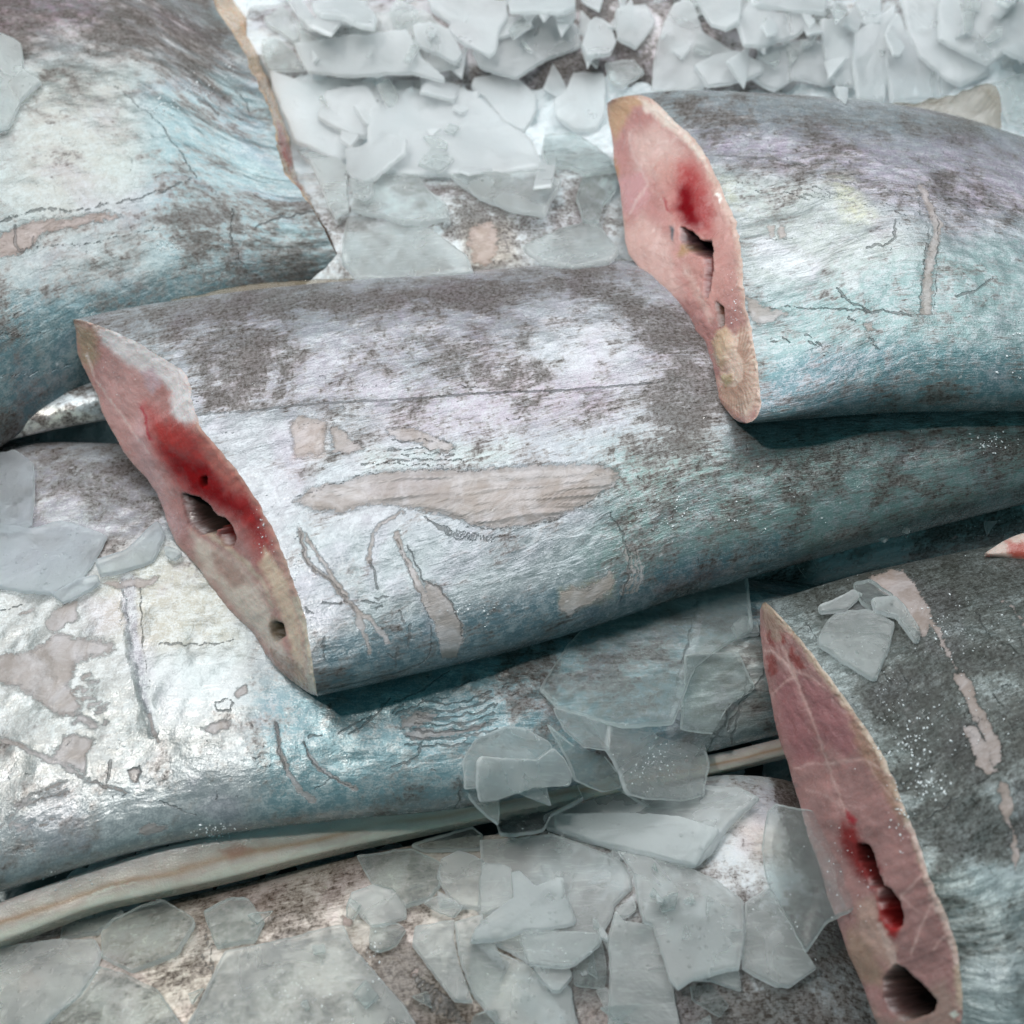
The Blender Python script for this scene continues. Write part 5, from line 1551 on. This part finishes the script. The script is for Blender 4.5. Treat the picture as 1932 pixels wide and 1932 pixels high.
L_ = G_LOW
LOWBAD = lambda x, y, R: (y < 1430 + R) or (y < 1590 and x < 940 + R) or (x + R > 1500) or (x < 840) or (1310 < x and y < 1720) or (y > 1790 and 1180 < x)
shards(5, 26, (840, 1440, 1500, 1940), LOWBAD, 'sharp little ice splinter buried in the lower heap', G_LOW + ', small splinters', (ICE_M, ICE_C), 30, 70, .15)
LOW = [
    ('large clear ice sheet under the belly of the middle fish', [(1106, 1181), (1180, 1150), (1316, 1113), (1410, 1090), (1420, 1190), (1350, 1230), (1310, 1260), (1270, 1370), (1170, 1376), (1130, 1365), (1050, 1340), (1015, 1305), (1065, 1225)], Cl, .04),
    ('glassy ice sheet over the bright seam left of the dark fish', [(1291, 1236), (1391, 1231), (1425, 1300), (1376, 1328), (1341, 1386), (1283, 1376)], Cl, None),
    ('hidden grey ice flake fanning out behind the sparkling plate', [(1031, 1366), (1076, 1406), (1136, 1426), (1166, 1461), (1171, 1486), (1136, 1496), (1081, 1473), (1071, 1441), (1051, 1401)], Cl, None),
    ('fan shaped ice flake at the upper left of the sparkling plate', [(1043, 1336), (1100, 1350), (1143, 1361), (1150, 1418), (1100, 1410), (1060, 1376)], Mi, None),
    ('faint grey ice flake at the left end of the lower heap', [(872, 1437), (894, 1396), (953, 1371), (990, 1374), (1035, 1400), (1042, 1411), (1012, 1433), (930, 1440), (898, 1489), (875, 1489)], Mi, None),
    ('clear ice flake crossing the end of the cream belly strip', [(872, 1489), (901, 1493), (940, 1505), (940, 1560), (901, 1530)], Cl, None),
    ('rippled grey ice flake below the blunt plate', [(938, 1511), (1005, 1489), (1086, 1474), (1101, 1511), (1042, 1541), (1027, 1571), (968, 1582), (942, 1578), (935, 1541)], Cl, None),
    ('blunt frosted ice plate over the end of the cream belly strip', [(898, 1437), (905, 1426), (1012, 1433), (1042, 1411), (1064, 1430), (1077, 1459), (1072, 1483), (1005, 1485), (935, 1511), (905, 1513), (898, 1489)], Mi, None),
    # bottom left
    ('dark little ice flake in the shadow below the cream strip', [(120, 1749), (175, 1724), (215, 1714), (235, 1722), (185, 1765), (115, 1774)], Cl, None),
    ('wide clear ice sheet along the bottom left edge', [(75, 1940), (150, 1880), (190, 1825), (250, 1845), (300, 1870), (350, 1945)], Cl, None),
    ('smoky ice flake filling the bottom left corner', [(-20, 1797), (5, 1789), (88, 1777), (180, 1772), (193, 1799), (185, 1822), (165, 1849), (150, 1879), (75, 1950), (-20, 1960)], Mi, None),
    ('peaked ice flake below the cream strip near the left corner', [(193, 1759), (213, 1739), (263, 1714), (310, 1699), (365, 1734), (370, 1749), (338, 1804), (300, 1819), (250, 1839), (195, 1809)], Cl, None),
    ('small clear ice flake between the peaked one and the wrinkle marks', [(385, 1725), (430, 1700), (470, 1700), (500, 1740), (480, 1780), (410, 1790)], Cl, None),
    ('rounded ice flake under the right end of the cream strip', [(776, 1599), (893, 1564), (913, 1579), (906, 1607), (798, 1609)], Cl, None),
    ('wide smoky ice flake right below the cream strip', [(673, 1619), (778, 1602), (831, 1629), (831, 1674), (813, 1699), (766, 1712), (743, 1682), (703, 1672)], Cl, None),
    ('rounded grey ice flake on the beige brown fish', [(663, 1689), (703, 1672), (743, 1682), (766, 1714), (766, 1734), (731, 1747), (703, 1752), (678, 1727), (658, 1709)], Mi, None),
    ('low melting ice flake just under the rounded grey one', [(698, 1749), (753, 1744), (768, 1757), (748, 1787), (716, 1799), (698, 1792)], Cl, None),
    ('long grey ice flake pointing down at the bottom centre left', [(783, 1749), (858, 1737), (856, 1774), (866, 1819), (893, 1894), (858, 1894), (816, 1839), (778, 1787)], Mi, None),
    ('leaf shaped ice flake left of the star shaped one', [(798, 1704), (833, 1689), (876, 1712), (858, 1734), (828, 1724)], Mi, None),
    ('largest smooth grey ice plate at the bottom edge', [(425, 1796), (500, 1781), (565, 1766), (630, 1746), (650, 1746), (665, 1786), (715, 1846), (765, 1901), (800, 1960), (340, 1960), (390, 1866)], Mi, None),
    # bottom centre
    ('small oval ice flake lying on the scuffed fish at the bottom', [(1301, 1862), (1341, 1859), (1376, 1899), (1356, 1919), (1303, 1886)], Cl, None),
    ('triangular ice flake peeking in at the bottom edge', [(1281, 1950), (1340, 1912), (1345, 1950)], Cl, None),
    ('clear ice flake in the dark gap at the bottom centre', [(1081, 1832), (1135, 1775), (1146, 1830), (1141, 1870), (1085, 1860)], Cl, None),
    ('ice flake at the right of the lower heap, touching the dark fish', [(1405, 1704), (1449, 1674), (1483, 1734), (1516, 1793), (1540, 1830), (1490, 1865), (1460, 1862), (1401, 1830)], Mi, None),
    ('four sided ice flake with a notched lower rim near the bottom right', [(1316, 1771), (1353, 1741), (1390, 1797), (1398, 1871), (1338, 1852), (1301, 1852), (1312, 1808)], Mi, None),
    ('broad slanting ice plate below the long white plate', [(1164, 1608), (1224, 1619), (1312, 1641), (1353, 1660), (1405, 1704), (1405, 1771), (1394, 1830), (1305, 1852), (1279, 1871), (1264, 1852), (1231, 1748), (1212, 1745), (1190, 1641)], Mi, None),
    ('upright strip of ice with a round bubble at the bottom edge', [(1146, 1771), (1161, 1719), (1175, 1737), (1231, 1748), (1268, 1852), (1286, 1960), (1146, 1960), (1149, 1845)], Mi, None),
    ('little ice chip on top of the upright strip', [(1168, 1711), (1194, 1700), (1198, 1719), (1179, 1734), (1157, 1730)], Mi, None),
    ('wide grey ice plate at the bottom edge left of the dark gap', [(857, 1741), (909, 1726), (890, 1782), (927, 1793), (998, 1823), (1042, 1875), (1075, 1863), (1094, 1960), (955, 1960), (894, 1882), (864, 1801)], Mi, None),
    ('grey ice flake tucked left of the star shaped one', [(831, 1626), (864, 1608), (916, 1630), (912, 1660), (905, 1719), (872, 1715), (842, 1689), (824, 1660)], Mi, None),
    ('large round ice plate carrying the star shaped flake', [(905, 1585), (968, 1582), (1042, 1574), (1101, 1596), (1175, 1630), (1190, 1652), (1194, 1682), (1161, 1711), (1149, 1745), (1120, 1793), (1079, 1826), (1010, 1830), (930, 1780), (900, 1720), (908, 1640)], Mi, None),
    ('tongue shaped ice tip poking out below the round plate', [(1005, 1826), (1072, 1830), (1079, 1845), (1057, 1875), (1042, 1875), (1016, 1852)], Mi, None),
    ('half round ice flake under the star shaped one', [(987, 1760), (1138, 1760), (1131, 1786), (1087, 1823), (1064, 1830), (998, 1823), (979, 1771)], Mi, None),
    ('squared ice flake behind the left arm of the star shaped one', [(909, 1630), (964, 1637), (985, 1690), (972, 1710), (905, 1730), (905, 1660)], Mi, None),
    ('star shaped pale ice flake on top of the lower heap', [(964, 1648), (979, 1645), (1012, 1674), (1061, 1656), (1068, 1697), (1087, 1734), (1083, 1748), (1030, 1756), (987, 1760), (946, 1778), (887, 1782), (894, 1756), (924, 1730), (968, 1697)], ICE_F, None),
    ('long white kite shaped ice plate in the middle of the lower heap', [(1027, 1548), (1042, 1537), (1146, 1504), (1168, 1493), (1324, 1485), (1398, 1489), (1435, 1508), (1398, 1541), (1372, 1567), (1346, 1611), (1312, 1641), (1249, 1630), (1138, 1600), (1064, 1578), (1031, 1567)], ICE_F, None),
    ('inner white ice layer frozen onto the long kite shaped plate', [(1046, 1540), (1138, 1537), (1286, 1545), (1360, 1567), (1312, 1634), (1175, 1606), (1046, 1567)], ICE_F, None),
    ('sparkling bubbly ice plate above the long white one', [(1143, 1361), (1200, 1366), (1286, 1376), (1326, 1406), (1336, 1441), (1326, 1500), (1286, 1512), (1236, 1510), (1181, 1500), (1166, 1461), (1141, 1416)], Mi, None),
    ('smoky dark ice flake leaning on the mauve cut face', [(1449, 1531), (1464, 1516), (1506, 1526), (1549, 1531), (1590, 1580), (1639, 1649), (1634, 1669), (1621, 1684), (1624, 1701), (1609, 1719), (1559, 1744), (1521, 1799), (1484, 1731), (1449, 1669), (1437, 1600)], Cl, None),
]
for lb, pts, mt, zm in LOW:
    flake(lb, pts, mt, L_, zmax=zm, lim=.5, q=70, jag=.7, thick=.0026 if mt is not ICE_F else .0032)

shards(9, 16, (560, 60, 1080, 330), lambda x, y, R: x - R < 560 + y * .12, 'loose ice splinter scattered over the white slabs of the upper heap', G_TOP + ', loose splinters', (ICE_M, ICE_W), 14, 40, .35)
shards(15, 16, (1240, 0, 1930, 130), lambda x, y, R: y + R > 165, 'loose ice splinter on the ice blades at the top right', G_TOP + ', blade splinters', (ICE_M, ICE_W), 14, 46, .35)
shards(12, 10, (900, 1500, 1400, 1900), lambda x, y, R: (y > 1800 and x > 1180) or (x > 1300 and y < 1700), 'thin loose ice splinter on top of the lower heap', G_LOW + ', loose splinters', (ICE_M, ICE_C), 12, 34, .2)
shards(19, 7, (340, 1690, 860, 1930), lambda x, y, R: y < 1690 + (600 - x) * .1, 'thin ice splinter melting on the beige brown fish', G_LOW + ', melting splinters', (ICE_C,), 16, 46, .08)
shards(25, 8, (1440, 960, 1900, 1060), lambda x, y, R: y + R * .5 > 1090 - (x - 1440) * .2, 'ice crumb in the shaded gap below the middle fish', G_SIDE + ', crumbs in the gap', (ICE_M, ICE_C), 12, 30, .3, zmax=.045)

# ------------------------------------------------------------------ white specks added as grains sparkling on the skins
gm = N('white_glint')
GLINT = gm.out(gm.node('ShaderNodeBsdfPrincipled', Base_Color=(.97, .99, 1.0), Roughness=.06, Coat_Weight=1.0, Coat_Roughness=.03))
CLUSTERS = [  # centre, spread, number, biggest radius in mm
    ((1730, 1400), (55, 70), 90, .75), ((1790, 1190), (60, 50), 60, .6), ((1760, 1480), (40, 30), 50, .8), ((1850, 1300), (60, 120), 60, .5), ((1700, 1540), (20, 60), 40, .6),
    ((1880, 1000), (60, 30), 30, .6), ((1580, 1080), (60, 20), 24, .5),
    ((312, 205), (26, 12), 34, 1.0), ((385, 165), (30, 14), 22, .8), ((435, 130), (8, 14), 16, .8), ((310, 465), (24, 10), 30, .7), ((440, 450), (50, 40), 26, .5), ((100, 400), (90, 14), 30, .45),
    ((1880, 838), (40, 16), 50, .8), ((1250, 960), (110, 45), 60, .6), ((1060, 1050), (90, 40), 50, .45), ((900, 1150), (60, 8), 26, .7), ((1430, 960), (110, 40), 40, .5),
    ((1915, 640), (16, 50), 34, .7), ((1560, 660), (30, 12), 20, .6), ((1450, 540), (14, 40), 26, .5),
    ((90, 1060), (80, 50), 90, .5), ((240, 1150), (20, 60), 14, .7), ((215, 1395), (30, 20), 16, .6), ((620, 730), (200, 60), 30, .4),
    ((1225, 1440), (50, 45), 130, .5), ((1100, 1560), (90, 24), 60, .45), ((1250, 1620), (40, 10), 24, .5), ((1020, 1780), (110, 60), 60, .4), ((1330, 1740), (60, 70), 50, .4),
    ((600, 1880), (140, 50), 60, .45), ((710, 1790), (18, 30), 22, .7), ((120, 1850), (90, 50), 26, .4), ((400, 1570), (40, 14), 40, .7), ((130, 1665), (60, 18), 30, .6),
    ((500, 1010), (20, 50), 40, .5), ((560, 1080), (8, 60), 30, .6), ((215, 690), (40, 60), 30, .4), ((1590, 1640), (60, 90), 50, .4), ((1385, 560), (12, 80), 34, .5),
    ((930, 480), (60, 30), 20, .4), ((1500, 1720), (60, 60), 24, .4), ((1680, 1320), (40, 60), 40, .5), ((1630, 1210), (40, 30), 20, .4),
]
rg_ = random.Random(4242)
pts = []
rad = []
for (cx, cy), (sx, sy), cnt, rm in CLUSTERS:
    for k in range(cnt):
        pts.append((cx + rg_.gauss(0, .6) * sx, cy + rg_.gauss(0, .6) * sy))
        rad.append(rm * .00115 * rg_.uniform(.22, .75) * rg_.uniform(.5, 1))
HP = cast(np.array(pts))
base = [(0, 0, 1)] + [(math.cos(a) * .87, math.sin(a) * .87, .4) for a in np.linspace(0, 2 * math.pi, 6, endpoint=False)] + [(math.cos(a), math.sin(a), -.3) for a in np.linspace(.5, 2 * math.pi + .5, 6, endpoint=False)]
base = np.array(base)
tri = [(0, 1 + q, 1 + (q + 1) % 6) for q in range(6)] + [t3 for q in range(6) for t3 in ((1 + q, 7 + q, 1 + (q + 1) % 6), (7 + q, 7 + (q + 1) % 6, 1 + (q + 1) % 6))]
VV, FF = [], []
for h_, r_ in zip(HP, rad):
    if np.isnan(h_[0]):
        continue
    a = rg_.uniform(0, 6.28)
    sc = np.array([rg_.uniform(.8, 1.7), rg_.uniform(.6, 1.0), rg_.uniform(.6, .9)]) * r_
    b_ = base * sc
    R2 = np.array([[math.cos(a), -math.sin(a), 0], [math.sin(a), math.cos(a), 0], [0, 0, 1]])
    b_ = b_ @ R2.T + h_ + np.array([0, -.0002, .0003])
    FF += [(t[0] + len(VV) * 13, t[1] + len(VV) * 13, t[2] + len(VV) * 13) for t in tri]
    VV.append(b_)
glints = mesh_from('glint_specks', np.vstack(VV), np.array(FF), GLINT)  # white specks added to stand in for water glints
tag(glints, 'small white specks added as grains sparkling in patches over the fish and flakes', None, None, 'stuff')
